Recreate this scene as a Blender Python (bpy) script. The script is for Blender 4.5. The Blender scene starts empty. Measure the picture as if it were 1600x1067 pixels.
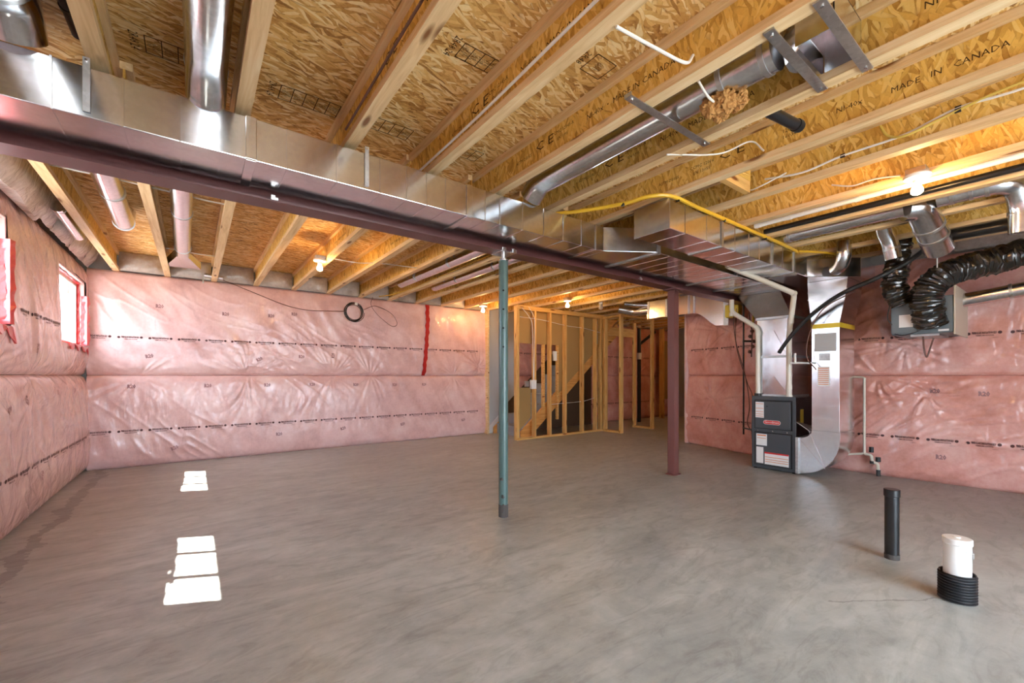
import bpy, bmesh, math, random
import numpy as np
from mathutils import Vector, Matrix

C = bpy.context.scene.collection
R = math.radians
random.seed(7)

# ------------------------------------------------------------------ camera, world, sun, exposure
cam_d = bpy.data.cameras.new('camera'); cam = bpy.data.objects.new('camera', cam_d); C.objects.link(cam)
cam_d.sensor_width = 36.0; cam_d.lens = 667.0 / 1600.0 * 36.0
cam_d.shift_x = 0.0; cam_d.shift_y = (587.5 - 533.5) / 1600.0
cam_d.clip_start = 0.02; cam_d.clip_end = 200
cam.location = (0, 0, 1.13); cam.rotation_euler = (R(90), 0, -R(36.691))
bpy.context.scene.camera = cam

world = bpy.data.worlds.new('world'); bpy.context.scene.world = world; world.use_nodes = True
wn = world.node_tree.nodes; wbg = wn['Background']
wbg.inputs[0].default_value = (0.76, 0.92, 1.10, 1); wbg.inputs[1].default_value = 7.0

sun_d = bpy.data.lights.new('sun', 'SUN'); sun_d.energy = 22; sun_d.angle = R(0.5); sun_d.color = (1.0, 0.96, 0.90)
sun = bpy.data.objects.new('sun', sun_d); C.objects.link(sun)
sun.location = (-6, 6, 9)
sun.rotation_euler = Vector((1.0, -0.48, -1.63)).to_track_quat('-Z', 'Y').to_euler()

vs = bpy.context.scene.view_settings
vs.view_transform = 'Standard'; vs.look = 'None'; vs.gamma = 1.0; vs.use_curve_mapping = False
vs.exposure = 1.46
cy = bpy.context.scene.cycles
cy.max_bounces = 10; cy.diffuse_bounces = 6; cy.glossy_bounces = 5; cy.sample_clamp_indirect = 6.0
cy.use_denoising = True
cy.caustics_reflective = False; cy.caustics_refractive = False

# ------------------------------------------------------------------ helpers: scene graph
def tag(o, label=None, cat=None, group=None, kind=None):
    if label: o['label'] = label
    if cat: o['category'] = cat
    if group: o['group'] = group
    if kind: o['kind'] = kind
    return o

def empty(name, loc=(0, 0, 0), label=None, cat=None, group=None, kind=None):
    o = bpy.data.objects.new(name, None); C.objects.link(o); o.location = loc
    o.empty_display_size = 0.05
    return tag(o, label, cat, group, kind)

def link(name, me, parent=None, loc=None):
    o = bpy.data.objects.new(name, me); C.objects.link(o)
    if parent is not None: o.parent = parent
    if loc is not None: o.location = loc
    return o

class MB:
    def __init__(s): s.v = []; s.f = []
    def add(s, vs_, fs):
        n = len(s.v); s.v += [tuple(p) for p in vs_]; s.f += [tuple(i + n for i in f) for f in fs]; return s
    def box(s, a, b):
        x0, y0, z0 = a; x1, y1, z1 = b
        return s.add([(x0,y0,z0),(x1,y0,z0),(x1,y1,z0),(x0,y1,z0),(x0,y0,z1),(x1,y0,z1),(x1,y1,z1),(x0,y1,z1)],
                     [(0,3,2,1),(4,5,6,7),(0,1,5,4),(1,2,6,5),(2,3,7,6),(3,0,4,7)])
    def bar(s, p, q, w, h, up=(0, 0, 1)):
        p = Vector(p); q = Vector(q); d = (q - p).normalized(); up = Vector(up)
        if abs(d.dot(up)) > .99: up = Vector((0, 1, 0))
        a = d.cross(up).normalized() * w / 2; b = a.cross(d).normalized() * h / 2
        vs_ = [p - a - b, p + a - b, p + a + b, p - a + b, q - a - b, q + a - b, q + a + b, q - a + b]
        return s.add(vs_, [(0,1,2,3),(7,6,5,4),(0,4,5,1),(1,5,6,2),(2,6,7,3),(3,7,4,0)])
    def prism(s, poly, axis, a, b):
        n = len(poly)
        def P(u, v, w):
            return {'x': (w, u, v), 'y': (u, w, v), 'z': (u, v, w)}[axis]
        vs_ = [P(u, v, a) for u, v in poly] + [P(u, v, b) for u, v in poly]
        fs = [tuple(range(n))[::-1], tuple(range(n, 2 * n))] + [(i, (i + 1) % n, (i + 1) % n + n, i + n) for i in range(n)]
        return s.add(vs_, fs)
    def loft(s, rings, closed=True, caps=True):
        n = len(rings[0]); vs_ = [p for r in rings for p in r]; fs = []
        for k in range(len(rings) - 1):
            for i in range(n if closed else n - 1):
                j = (i + 1) % n
                fs.append((k*n+i, k*n+j, (k+1)*n+j, (k+1)*n+i))
        if caps: fs += [tuple(range(n))[::-1], tuple(range((len(rings)-1)*n, len(rings)*n))]
        return s.add(vs_, fs)
    def tube(s, pts, r, n=12, caps=True):
        pts = [Vector(p) for p in pts]; m = len(pts)
        rr = r if isinstance(r, (list, tuple)) else [r] * m
        tg = []
        for i in range(m):
            t = (pts[min(i + 1, m - 1)] - pts[max(i - 1, 0)])
            tg.append(t.normalized())
        a = tg[0].orthogonal().normalized(); rings = []
        for i in range(m):
            a = (a - tg[i] * a.dot(tg[i])).normalized(); b = tg[i].cross(a)
            rings.append([pts[i] + (a * math.cos(2*math.pi*k/n) + b * math.sin(2*math.pi*k/n)) * rr[i] for k in range(n)])
        return s.loft(rings, True, caps)
    def disc(s, c, nrm, r, t, n=20):
        c = Vector(c); nrm = Vector(nrm).normalized()
        return s.tube([c - nrm * t / 2, c + nrm * t / 2], r, n)
    def build(s, name, mat, parent=None, smooth=False, bevel=0, loc=None, seg=2):
        me = bpy.data.meshes.new(name); me.from_pydata(s.v, [], s.f)
        bm = bmesh.new(); bm.from_mesh(me); bmesh.ops.recalc_face_normals(bm, faces=bm.faces)
        bm.to_mesh(me); bm.free()
        if mat: me.materials.append(mat)
        o = link(name, me, parent, loc)
        if smooth:
            me.polygons.foreach_set('use_smooth', [True] * len(me.polygons))
            try: me.set_sharp_from_angle(angle=R(40))
            except Exception: pass
        if bevel:
            md = o.modifiers.new('bevel', 'BEVEL'); md.width = bevel; md.segments = seg; md.limit_method = 'ANGLE'
        return o

def crv(pts, k=8):
    P = [Vector(p) for p in pts]; P = [2*P[0]-P[1]] + P + [2*P[-1]-P[-2]]; out = []
    for i in range(1, len(P) - 2):
        for j in range(k):
            t = j / k; a, b, c, d = P[i-1], P[i], P[i+1], P[i+2]
            out.append(0.5 * ((2*b) + (c-a)*t + (2*a-5*b+4*c-d)*t*t + (3*b-a-3*c+d)*t**3))
    out.append(P[-2]); return out

def fillet(pts, r, k=6):
    P = [Vector(p) for p in pts]; out = [P[0]]
    for i in range(1, len(P) - 1):
        a = (P[i-1] - P[i]); b = (P[i+1] - P[i]); ra = min(r, a.length * .49, b.length * .49)
        p0 = P[i] + a.normalized() * ra; p1 = P[i] + b.normalized() * ra
        for j in range(k + 1):
            t = j / k; out.append(p0*(1-t)**2 + P[i]*2*t*(1-t) + p1*t*t)
    out.append(P[-1]); return out

# ------------------------------------------------------------------ materials
def mat(name, col=(.5,.5,.5), rough=.5, metal=0., spec=.5, coat=0., coat_r=.1):
    m = bpy.data.materials.new(name); m.use_nodes = True; b = m.node_tree.nodes['Principled BSDF']
    b.inputs['Base Color'].default_value = (*col, 1); b.inputs['Roughness'].default_value = rough
    b.inputs['Metallic'].default_value = metal; b.inputs['Specular IOR Level'].default_value = spec
    b.inputs['Coat Weight'].default_value = coat; b.inputs['Coat Roughness'].default_value = coat_r
    return m

class NT:
    def __init__(s, m): s.t = m.node_tree; s.n = s.t.nodes; s.b = s.n['Principled BSDF']
    def new(s, t, **k):
        n = s.n.new(t)
        for a, v in k.items(): setattr(n, a, v)
        return n
    def L(s, a, b): s.t.links.new(a, b)
    def coords(s, scale=(1,1,1), rot=(0,0,0), rnd=True, src='Object'):
        tc = s.new('ShaderNodeTexCoord'); mp = s.new('ShaderNodeMapping')
        mp.inputs['Scale'].default_value = scale; mp.inputs['Rotation'].default_value = rot
        out = tc.outputs[src]
        if rnd:
            oi = s.new('ShaderNodeObjectInfo'); ad = s.new('ShaderNodeVectorMath', operation='MULTIPLY_ADD')
            cmb = s.new('ShaderNodeCombineXYZ')
            for i in range(3): s.L(oi.outputs['Random'], cmb.inputs[i])
            s.L(cmb.outputs[0], ad.inputs[0]); ad.inputs[1].default_value = (13.7, 27.1, 8.3); s.L(out, ad.inputs[2]); out = ad.outputs[0]
        s.L(out, mp.inputs['Vector']); return mp.outputs[0]
    def noise(s, vec, scale=5, detail=4, rough=.55, dist=0):
        n = s.new('ShaderNodeTexNoise'); n.inputs['Scale'].default_value = scale; n.inputs['Detail'].default_value = detail
        n.inputs['Roughness'].default_value = rough; n.inputs['Distortion'].default_value = dist
        s.L(vec, n.inputs['Vector']); return n.outputs['Fac']
    def ramp(s, fac, stops):
        r = s.new('ShaderNodeValToRGB'); e = r.color_ramp.elements
        while len(e) < len(stops): e.new(.5)
        for i, (p, c) in enumerate(stops):
            e[i].position = p; e[i].color = (*c, 1) if len(c) == 3 else c
        s.L(fac, r.inputs[0]); return r.outputs[0]
    def mix(s, f, a, b, mode='MIX'):
        n = s.new('ShaderNodeMix', data_type='RGBA', blend_type=mode)
        for v, k in ((f, 0), (a, 6), (b, 7)):
            if isinstance(v, (int, float)): n.inputs[k].default_value = v
            elif isinstance(v, tuple): n.inputs[k].default_value = (*v, 1)
            else: s.L(v, n.inputs[k])
        return n.outputs[2]
    def math(s, op, a, b=None):
        n = s.new('ShaderNodeMath', operation=op)
        for v, k in ((a, 0), (b, 1)):
            if v is None: continue
            if isinstance(v, (int, float)): n.inputs[k].default_value = v
            else: s.L(v, n.inputs[k])
        return n.outputs[0]
    def bump(s, h, strength=.3, dist=.01, nrm=None):
        n = s.new('ShaderNodeBump'); n.inputs['Strength'].default_value = strength; n.inputs['Distance'].default_value = dist
        s.L(h, n.inputs['Height'])
        if nrm is not None: s.L(nrm, n.inputs['Normal'])
        s.L(n.outputs[0], s.b.inputs['Normal']); return n.outputs[0]

def osb_material(name, plane, size, cols, ang=0.0):
    """oriented strand board: three layers of long random flakes. plane 'xy' or 'yz'."""
    m = mat(name, rough=.62, spec=.25); t = NT(m)
    base = t.coords(rot=(0, R(90), 0) if plane == 'yz' else (0, 0, 0))
    wn_ = t.new('ShaderNodeTexNoise'); wn_.inputs['Scale'].default_value = 7; wn_.inputs['Detail'].default_value = 2
    t.L(base, wn_.inputs['Vector'])
    wv = t.new('ShaderNodeVectorMath', operation='MULTIPLY_ADD'); wv.inputs[1].default_value = (.05, .05, 0)
    t.L(wn_.outputs['Color'], wv.inputs[0]); t.L(base, wv.inputs[2])
    sh = []; edges = []
    for k, (a, sx, sy) in enumerate([(0 + ang, 9, 44), (38 + ang, 8, 40), (-33 + ang, 10, 44), (14 + ang, 6, 66)]):
        mp = t.new('ShaderNodeMapping'); mp.vector_type = 'TEXTURE'
        mp.inputs['Rotation'].default_value = (0, 0, R(a))
        mp.inputs['Scale'].default_value = (size / sx, size / sy, size)
        t.L(wv.outputs[0], mp.inputs['Vector'])
        v = t.new('ShaderNodeTexVoronoi'); v.inputs['Scale'].default_value = 1.0; v.inputs['Randomness'].default_value = 1
        v.voronoi_dimensions = '2D'
        t.L(mp.outputs[0], v.inputs['Vector'])
        sp = t.new('ShaderNodeSeparateColor'); t.L(v.outputs['Color'], sp.inputs[0])
        sh.append(sp); edges.append(v.outputs['Distance'])
    val = sh[0].outputs[0]; ed = edges[0]
    def fm(f, a, b):
        n = t.new('ShaderNodeMix', data_type='FLOAT'); t.L(f, n.inputs[0]); t.L(a, n.inputs[2]); t.L(b, n.inputs[3]); return n.outputs[0]
    for k, thr in ((1, .62), (2, .68), (3, .75)):
        msk = t.math('GREATER_THAN', sh[k].outputs[1], thr)
        val = fm(msk, val, sh[k].outputs[0]); ed = fm(msk, ed, edges[k])
    big = t.noise(base, 1.6, 3)
    fine = t.noise(base, 90, 3)
    v2 = t.math('ADD', t.math('MULTIPLY', val, .62), t.math('ADD', t.math('MULTIPLY', big, .30), t.math('MULTIPLY', fine, .22)))
    c = t.ramp(v2, [(.16, cols[0]), (.37, cols[1]), (.60, cols[2]), (.88, cols[3])])
    dk = t.ramp(ed, [(.55, (1, 1, 1)), (.95, (.55, .42, .33))])
    c = t.mix(.8, c, dk, 'MULTIPLY')
    t.L(c, t.b.inputs['Base Color'])
    t.bump(t.math('ADD', val, t.math('MULTIPLY', ed, -.5)), .35, .004)
    return m

def wood_material(name, axis, c0, c1, c2, rough=.55):
    m = mat(name, rough=rough, spec=.3); t = NT(m)
    sc = {'x': (1, 14, 14), 'y': (14, 1, 14), 'z': (14, 14, 1)}[axis]
    v = t.coords(scale=sc)
    g = t.noise(v, 2.2, 6, .62, .9)
    v2 = t.coords(scale={'x': (.5, 6, 6), 'y': (6, .5, 6), 'z': (6, 6, .5)}[axis])
    b = t.noise(v2, 1.3, 3, .5)
    c = t.ramp(g, [(.3, c0), (.52, c1), (.72, c2)])
    c = t.mix(.5, c, t.ramp(b, [(.3, (.78, .72, .66)), (.7, (1, 1, 1))]), 'MULTIPLY')
    vo = t.new('ShaderNodeTexVoronoi'); vo.inputs['Scale'].default_value = 1.0
    kv = t.coords(scale={'x': (2.2, 9, 9), 'y': (9, 2.2, 9), 'z': (9, 9, 2.2)}[axis]); t.L(kv, vo.inputs['Vector'])
    c = t.mix(1.0, c, t.ramp(vo.outputs['Distance'], [(.08, (.30, .17, .09)), (.17, (1, 1, 1))]), 'MULTIPLY')
    t.L(c, t.b.inputs['Base Color']); t.bump(g, .15, .003)
    return m

def metal_material(name, col, rough, spangle=.12, bump=.25):
    m = mat(name, col, rough, 1.0); t = NT(m)
    v = t.coords()
    vo = t.new('ShaderNodeTexVoronoi'); vo.inputs['Scale'].default_value = 55; t.L(v, vo.inputs['Vector'])
    sp = t.new('ShaderNodeSeparateColor'); t.L(vo.outputs['Color'], sp.inputs[0])
    n = t.noise(v, 3.0, 4)
    f = t.math('ADD', t.math('MULTIPLY', sp.outputs[0], .5), t.math('MULTIPLY', n, .5))
    lo = tuple(x * (1 - spangle * 1.6) for x in col)
    t.L(t.ramp(f, [(.2, lo), (.8, col)]), t.b.inputs['Base Color'])
    rr = t.ramp(n, [(.3, (rough * .8,) * 3), (.7, (rough * 1.3,) * 3)]); t.L(rr, t.b.inputs['Roughness'])
    t.bump(t.noise(v, 4.5, 2), bump, .02)
    return m

def film_material(name, c0, c1, c2, streak=(0, 0, 0), coat=.9, along=1.0):
    m = mat(name, rough=.55, spec=.35, coat=coat, coat_r=.12); t = NT(m)
    v = t.coords(scale=(1, along, 1), rnd=True)
    a = t.noise(v, 2.6, 5, .6); b = t.noise(v, 34, 4, .65)
    f = t.math('ADD', t.math('MULTIPLY', a, .80), t.math('MULTIPLY', b, .20))
    c = t.ramp(f, [(.33, c0), (.5, c1), (.68, c2)]); t.L(c, t.b.inputs['Base Color'])
    w = t.noise(t.coords(scale=(1.6, 1.6 * along, .55), rot=streak, rnd=False), 7, 3, .5, 1.4)
    w2 = t.noise(v, 60, 2)
    bmp = t.new('ShaderNodeBump'); bmp.inputs['Strength'].default_value = .55; bmp.inputs['Distance'].default_value = .03
    t.L(t.math('ADD', w, t.math('MULTIPLY', w2, .06)), bmp.inputs['Height'])
    t.L(bmp.outputs[0], t.b.inputs['Coat Normal'])
    b2 = t.new('ShaderNodeBump'); b2.inputs['Strength'].default_value = .06; b2.inputs['Distance'].default_value = .02
    t.L(w, b2.inputs['Height']); t.L(b2.outputs[0], t.b.inputs['Normal'])
    return m

def emis(name, col, s):
    m = mat(name, col); b = m.node_tree.nodes['Principled BSDF']
    b.inputs['Emission Color'].default_value = (*col, 1); b.inputs['Emission Strength'].default_value = s; return m

def floor_material():
    m = mat('trowelled_concrete', rough=.5, spec=.4); t = NT(m)
    v = t.coords(rnd=False); vs2 = t.coords(scale=(1.0, 2.6, 1), rot=(0, 0, R(28)), rnd=False)
    n1 = t.noise(vs2, 1.1, 6, .62, 1.6); n2 = t.noise(v, 9, 6, .7); n3 = t.noise(v, .45, 3)
    f = t.math('ADD', t.math('ADD', t.math('MULTIPLY', n1, .5), t.math('MULTIPLY', n2, .2)), t.math('MULTIPLY', n3, .3))
    c = t.ramp(f, [(.36, (.25, .26, .242)), (.5, (.385, .398, .372)), (.63, (.52, .53, .50))])
    # damp dark edge along the window wall, own ragged outline
    sx = t.new('ShaderNodeSeparateXYZ'); tc = t.new('ShaderNodeTexCoord'); t.L(tc.outputs['Object'], sx.inputs[0])
    off = t.math('ADD', sx.outputs[0], t.math('MULTIPLY', t.noise(v, 2.2, 5, .7), .42))
    band = t.math('MULTIPLY', t.math('GREATER_THAN', off, -.70), t.math('LESS_THAN', off, -.61))
    c = t.mix(t.math('MULTIPLY', band, .55), c, (.15, .145, .14))
    ck = t.math('ABSOLUTE', t.math('SUBTRACT', t.math('ADD', sx.outputs[1], t.math('MULTIPLY', t.noise(v, 3.0, 5, .6), .16)), t.math('SUBTRACT', 2.42, t.math('MULTIPLY', sx.outputs[0], .62))))
    ckm = t.math('MULTIPLY', t.math('LESS_THAN', ck, .0055), t.math('MULTIPLY', t.math('GREATER_THAN', sx.outputs[0], 2.55), t.math('LESS_THAN', sx.outputs[0], 3.25)))
    c = t.mix(t.math('MULTIPLY', ckm, .5), c, (.14, .13, .12))
    n4 = t.noise(t.coords(scale=(1.4, 4.5, 1), rot=(0, 0, R(-24)), rnd=False), 1.5, 7, .68, 2.2)
    c = t.mix(.55, c, t.ramp(n4, [(.38, (.70, .68, .66)), (.5, (1, 1, 1)), (.66, (1.0, 1.0, 1.0))]), 'MULTIPLY')
    t.L(c, t.b.inputs['Base Color'])
    t.L(t.ramp(n1, [(.35, (.30,) * 3), (.7, (.52,) * 3)]), t.b.inputs['Roughness'])
    t.bump(t.math('ADD', n2, n1), .08, .01)
    return m

OSBC = [(.24, .095, .022), (.58, .295, .075), (.78, .48, .165), (.90, .71, .38)]
M = {}
M['osb_deck'] = osb_material('osb_deck', 'xy', .72, OSBC, 4)
M['osb_web'] = osb_material('osb_web', 'yz', .8, [(.40, .19, .03), (.62, .36, .075), (.78, .49, .11), (.86, .62, .21)], 4)
M['flange'] = wood_material('spruce_flange', 'y', (.64, .42, .20), (.80, .58, .31), (.88, .70, .43))
M['stud'] = wood_material('spruce_stud', 'z', (.54, .28, .08), (.74, .45, .15), (.82, .56, .23))
M['plate'] = wood_material('spruce_plate', 'x', (.54, .28, .08), (.74, .45, .15), (.82, .56, .23))
M['darkwood'] = wood_material('stringer_lumber', 'x', (.50, .22, .055), (.72, .36, .10), (.80, .44, .15))
M['galv'] = metal_material('galvanised_sheet', (.82, .83, .85), .18, .06, .09)
M['galv_rough'] = metal_material('galvanised_pipe', (.76, .77, .79), .20, .10, .06)
M['galv_dull'] = metal_material('dull_strap_steel', (.58, .58, .57), .40)
M['beam'] = mat('red_oxide_primer', (.105, .036, .034), .38, 0, .5)
M['redpost'] = mat('red_oxide_post', (.15, .048, .040), .5)
M['teal'] = mat('teal_paint', (.078, .135, .125), .32)
M['dirt'] = mat('mortar_dirt', (.075, .065, .058), .9)
M['concrete'] = mat('cast_concrete', (.34, .33, .31), .85)
M['floor'] = floor_material()
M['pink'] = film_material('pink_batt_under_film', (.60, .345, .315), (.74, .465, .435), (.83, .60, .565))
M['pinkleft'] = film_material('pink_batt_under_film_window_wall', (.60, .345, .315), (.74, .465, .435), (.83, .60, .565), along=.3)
M['pink_lamplit'] = film_material('pink_batt_under_film_lamplit', (.56, .225, .17), (.70, .335, .28), (.80, .48, .42))  # same pink film, warm lamp light painted into its deeper colour
M['grayfilm'] = film_material('poly_film_over_rim', (.30, .235, .19), (.48, .42, .37), (.66, .62, .58))
M['tape'] = mat('red_sheathing_tape', (.42, .012, .01), .35, 0, .5)
M['pinktape'] = mat('crumpled_red_film', (.66, .06, .06), .3, 0, .5, .4)
M['ink'] = mat('dark_ink', (.10, .05, .05), .8, 0, .1)
M['inkp'] = mat('faded_ink', (.26, .13, .13), .8, 0, .1)
M['inkm'] = mat('worn_ink', (.36, .20, .20), .8, 0, .1)
M['inkw'] = mat('brown_ink', (.075, .04, .015), .8, 0, .1)
M['white'] = mat('white_vinyl', (.82, .82, .81), .35)
M['ceramic'] = mat('white_porcelain', (.85, .84, .80), .2)
M['pvc'] = mat('cream_pvc', (.72, .66, .55), .32)
M['pvcw'] = mat('white_pvc', (.82, .80, .76), .3)
M['abs'] = mat('black_abs', (.012, .012, .013), .3)
M['rubber'] = mat('black_foam_hose', (.015, .015, .016), .55)
M['flex'] = mat('black_polyethylene_sleeve', (.018, .017, .016), .22, 0, .6, .5, .15)
M['corr'] = mat('black_corrugated_plastic', (.02, .02, .021), .45)
M['wire'] = mat('white_cable_sheath', (.75, .72, .66), .4)
M['wirey'] = mat('yellow_cable_sheath', (.62, .46, .10), .4)
M['gasy'] = mat('yellow_gas_tube', (.72, .44, .03), .35)
M['blackwire'] = mat('black_wire', (.02, .018, .018), .5)
M['brown'] = mat('brown_wire', (.13, .055, .04), .5)
M['furn'] = mat('charcoal_enamel', (.052, .06, .068), .36, 0, .5)
M['furnd'] = mat('dark_gap', (.008, .008, .009), .6)
M['furns'] = metal_material('dark_cabinet_side', (.10, .07, .065), .35, .1, .05)
M['paper'] = mat('white_label', (.74, .73, .71), .5)
M['paperg'] = mat('grey_label', (.42, .42, .41), .5)
M['orange'] = mat('orange_warning_print', (.68, .24, .10), .5)
M['redlogo'] = mat('red_logo', (.62, .03, .03), .35)
M['ylabel'] = mat('yellow_label', (.72, .52, .03), .4)
M['foam'] = mat('yellow_foam', (.75, .58, .06), .6)
M['insul'] = mat('brown_mineral_wool', (.42, .22, .075), .95, 0, .1)
M['drywall'] = mat('grey_painted_drywall', (.50, .52, .53), .6)
M['dwback'] = mat('bare_drywall_paper', (.38, .235, .085), .8)
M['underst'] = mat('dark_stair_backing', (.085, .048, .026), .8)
M['trimw'] = mat('white_trim_paint', (.66, .67, .68), .35)
M['carpet'] = mat('grey_carpet', (.30, .32, .33), .95)
def glass_material():
    m = bpy.data.materials.new('window_glass'); m.use_nodes = True; n = m.node_tree.nodes; l = m.node_tree.links; n.clear()
    tr = n.new('ShaderNodeBsdfTransparent'); gl = n.new('ShaderNodeBsdfGlossy'); gl.inputs['Roughness'].default_value = .01
    mx = n.new('ShaderNodeMixShader'); mx.inputs[0].default_value = .06; o = n.new('ShaderNodeOutputMaterial')
    l.new(tr.outputs[0], mx.inputs[1]); l.new(gl.outputs[0], mx.inputs[2]); l.new(mx.outputs[0], o.inputs[0]); return m
M['glass'] = glass_material()
M['bulb'] = emis('glowing_bulb', (1.0, .58, .22), 150)
M['hrv'] = mat('hrv_grey_blue', (.12, .15, .165), .4)
M['hrvp'] = mat('hrv_pale_panel', (.60, .50, .38), .45)
M['copper'] = mat('copper', (.6, .28, .14), .3, 1)
M['hole'] = mat('hole_black', (.004, .004, .004), .9)
M['earth'] = mat('pale_gravel_ground', (.42, .40, .37), .95)

# ------------------------------------------------------------------ text
def text_mesh(body, size, res=1, bold=.0):
    cu = bpy.data.curves.new('t', 'FONT'); cu.body = body; cu.size = size; cu.resolution_u = res; cu.offset = size * bold
    cu.align_x = 'CENTER'; cu.align_y = 'CENTER'
    o = bpy.data.objects.new('t', cu); C.objects.link(o)
    bpy.context.view_layer.update()
    me = bpy.data.meshes.new_from_object(o.evaluated_get(bpy.context.evaluated_depsgraph_get()))
    bpy.data.objects.remove(o); bpy.data.curves.remove(cu)
    vs_ = [tuple(v.co) for v in me.vertices]; fs = [tuple(p.vertices) for p in me.polygons]
    bpy.data.meshes.remove(me); return vs_, fs
_tc = {}
def text_on(mb, body, size, origin, ux, uz, squeeze=1.0):
    key = (body, size)
    if key not in _tc: _tc[key] = text_mesh(body, size)
    vs_, fs = _tc[key]; o = Vector(origin); ux = Vector(ux); uz = Vector(uz)
    mb.add([o + ux * v[0] * squeeze + uz * v[1] for v in vs_], fs)

# ------------------------------------------------------------------ noise
_nt = {}
def vnoise(x, y, seed):
    if seed not in _nt: _nt[seed] = np.random.RandomState(seed).rand(64, 64)
    T = _nt[seed]
    xi = np.floor(x).astype(int); yi = np.floor(y).astype(int); fx = x - xi; fy = y - yi
    fx = fx*fx*(3-2*fx); fy = fy*fy*(3-2*fy)
    g = lambda a, b: T[a % 64, b % 64]
    return (g(xi, yi)*(1-fx)+g(xi+1, yi)*fx)*(1-fy) + (g(xi, yi+1)*(1-fx)+g(xi+1, yi+1)*fx)*fy

# ------------------------------------------------------------------ the setting
XR = [(-2.6, 6.42), (0.0, 6.36), (1.5, 6.22), (2.8, 6.34), (3.4, 6.50), (4.02, 6.66)]
Zc = 2.42; ZS = 2.66

def add_floor():
    fl = MB().box((-1.24, -2.52, -.12), (11.1, 7.3, 0)).build('floor', M['floor']); tag(fl, kind='structure')
add_floor()

WIN = [(5.72, 6.90), (3.13, 4.33)]     # openings along the window wall
WZ0, WZ1 = 1.46, 2.19
w = MB()
yprev = -2.4
for y0, y1 in sorted(WIN):
    w.box((-1.24, yprev, 0), (-1.13, y0, ZS)); w.box((-1.24, y0, 0), (-1.13, y1, WZ0)); w.box((-1.24, y0, WZ1), (-1.13, y1, ZS)); yprev = y1
w.box((-1.24, yprev, 0), (-1.13, 7.30, ZS))
wall_left = w.build('wall_left', M['concrete']); tag(wall_left, kind='structure')
wall_back = MB().box((-1.24, 7.17, 0), (11.1, 7.30, ZS)).build('wall_back', M['concrete']); tag(wall_back, kind='structure')
wall_right = MB()
for (ya, xa), (yb, xb) in zip(XR[:-1], XR[1:]):
    wall_right.add([(xa+.12, ya, 0), (xb+.12, yb, 0), (xb+.12, yb, ZS), (xa+.12, ya, ZS), (xa+.25, ya, 0), (xb+.25, yb, 0), (xb+.25, yb, ZS), (xa+.25, ya, ZS)],
        [(0,1,2,3), (4,7,6,5), (0,4,5,1), (3,2,6,7), (0,3,7,4), (1,5,6,2)])
wall_right.box((6.79, 3.90, 0), (11.1, 4.02, ZS))
wall_right.box((11.0, 4.02, 0), (11.1, 7.2, ZS))
wall_right = wall_right.build('wall_right', M['concrete']); tag(wall_right, kind='structure')
# wall behind the camera, with an unseen wide glazed door added to bring in daylight
wf = MB().box((-1.24, -2.52, 0), (-.10, -2.4, ZS)).box((3.5, -2.52, 0), (6.7, -2.4, ZS)).box((-.10, -2.52, 2.18), (3.5, -2.4, ZS))
wf = wf.build('wall_front', M['dwback']); tag(wf, kind='structure')
d1 = empty('added_daylight_door', (1.7, -2.46, 0), kind='structure')
dm = MB().box((-1.8, -.05, 0), (-1.72, .05, 2.18)).box((1.72, -.05, 0), (1.8, .05, 2.18)).box((-1.72, -.05, 2.10), (1.72, .05, 2.18)).box((-1.72, -.05, 0), (1.72, .05, .05))
for x in (-.57, .57): dm.box((x - .04, -.04, .05), (x + .04, .04, 2.10))
dm.build('daylight_door_frame', M['white'], d1)
MB().box((-1.72, -.006, .05), (1.72, .006, 2.10)).build('pane', M['glass'], d1)
gr = MB().box((-30, -40, -.35), (40, -2.52, -.15)).box((-30, -2.52, -.35), (-1.6, 40, -.15)).build('ground', M['earth']); tag(gr, kind='structure')

# subfloor panels
ceil = empty('ceiling', (0, 0, ZS), kind='structure')
pan = MB().box((0, 0, 0), (2.436, 1.216, .018)).build('subfloor_panel', M['osb_deck'], ceil)
pm = pan.data; first = True
half = MB().box((0, 0, 0), (1.216, 1.216, .018)).build('subfloor_panel', M['osb_deck'], ceil); hm = half.data; bpy.data.objects.remove(half)
for r in range(8):
    y = -2.44 + 1.22 * r
    x = -1.24
    if r % 2: link('subfloor_panel', hm, ceil, (x, y, 0)); x += 1.22
    while x < 11:
        if not (x > 6.5 and y < 2.7):
            o = pan if first else link('subfloor_panel', pm, ceil)
            o.location = (x, y, 0); first = False
        x += 2.44
MB().box((-1.24, -2.52, .02), (11.1, 7.3, .06)).build('floor_above', M['dwback'], ceil)

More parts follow.
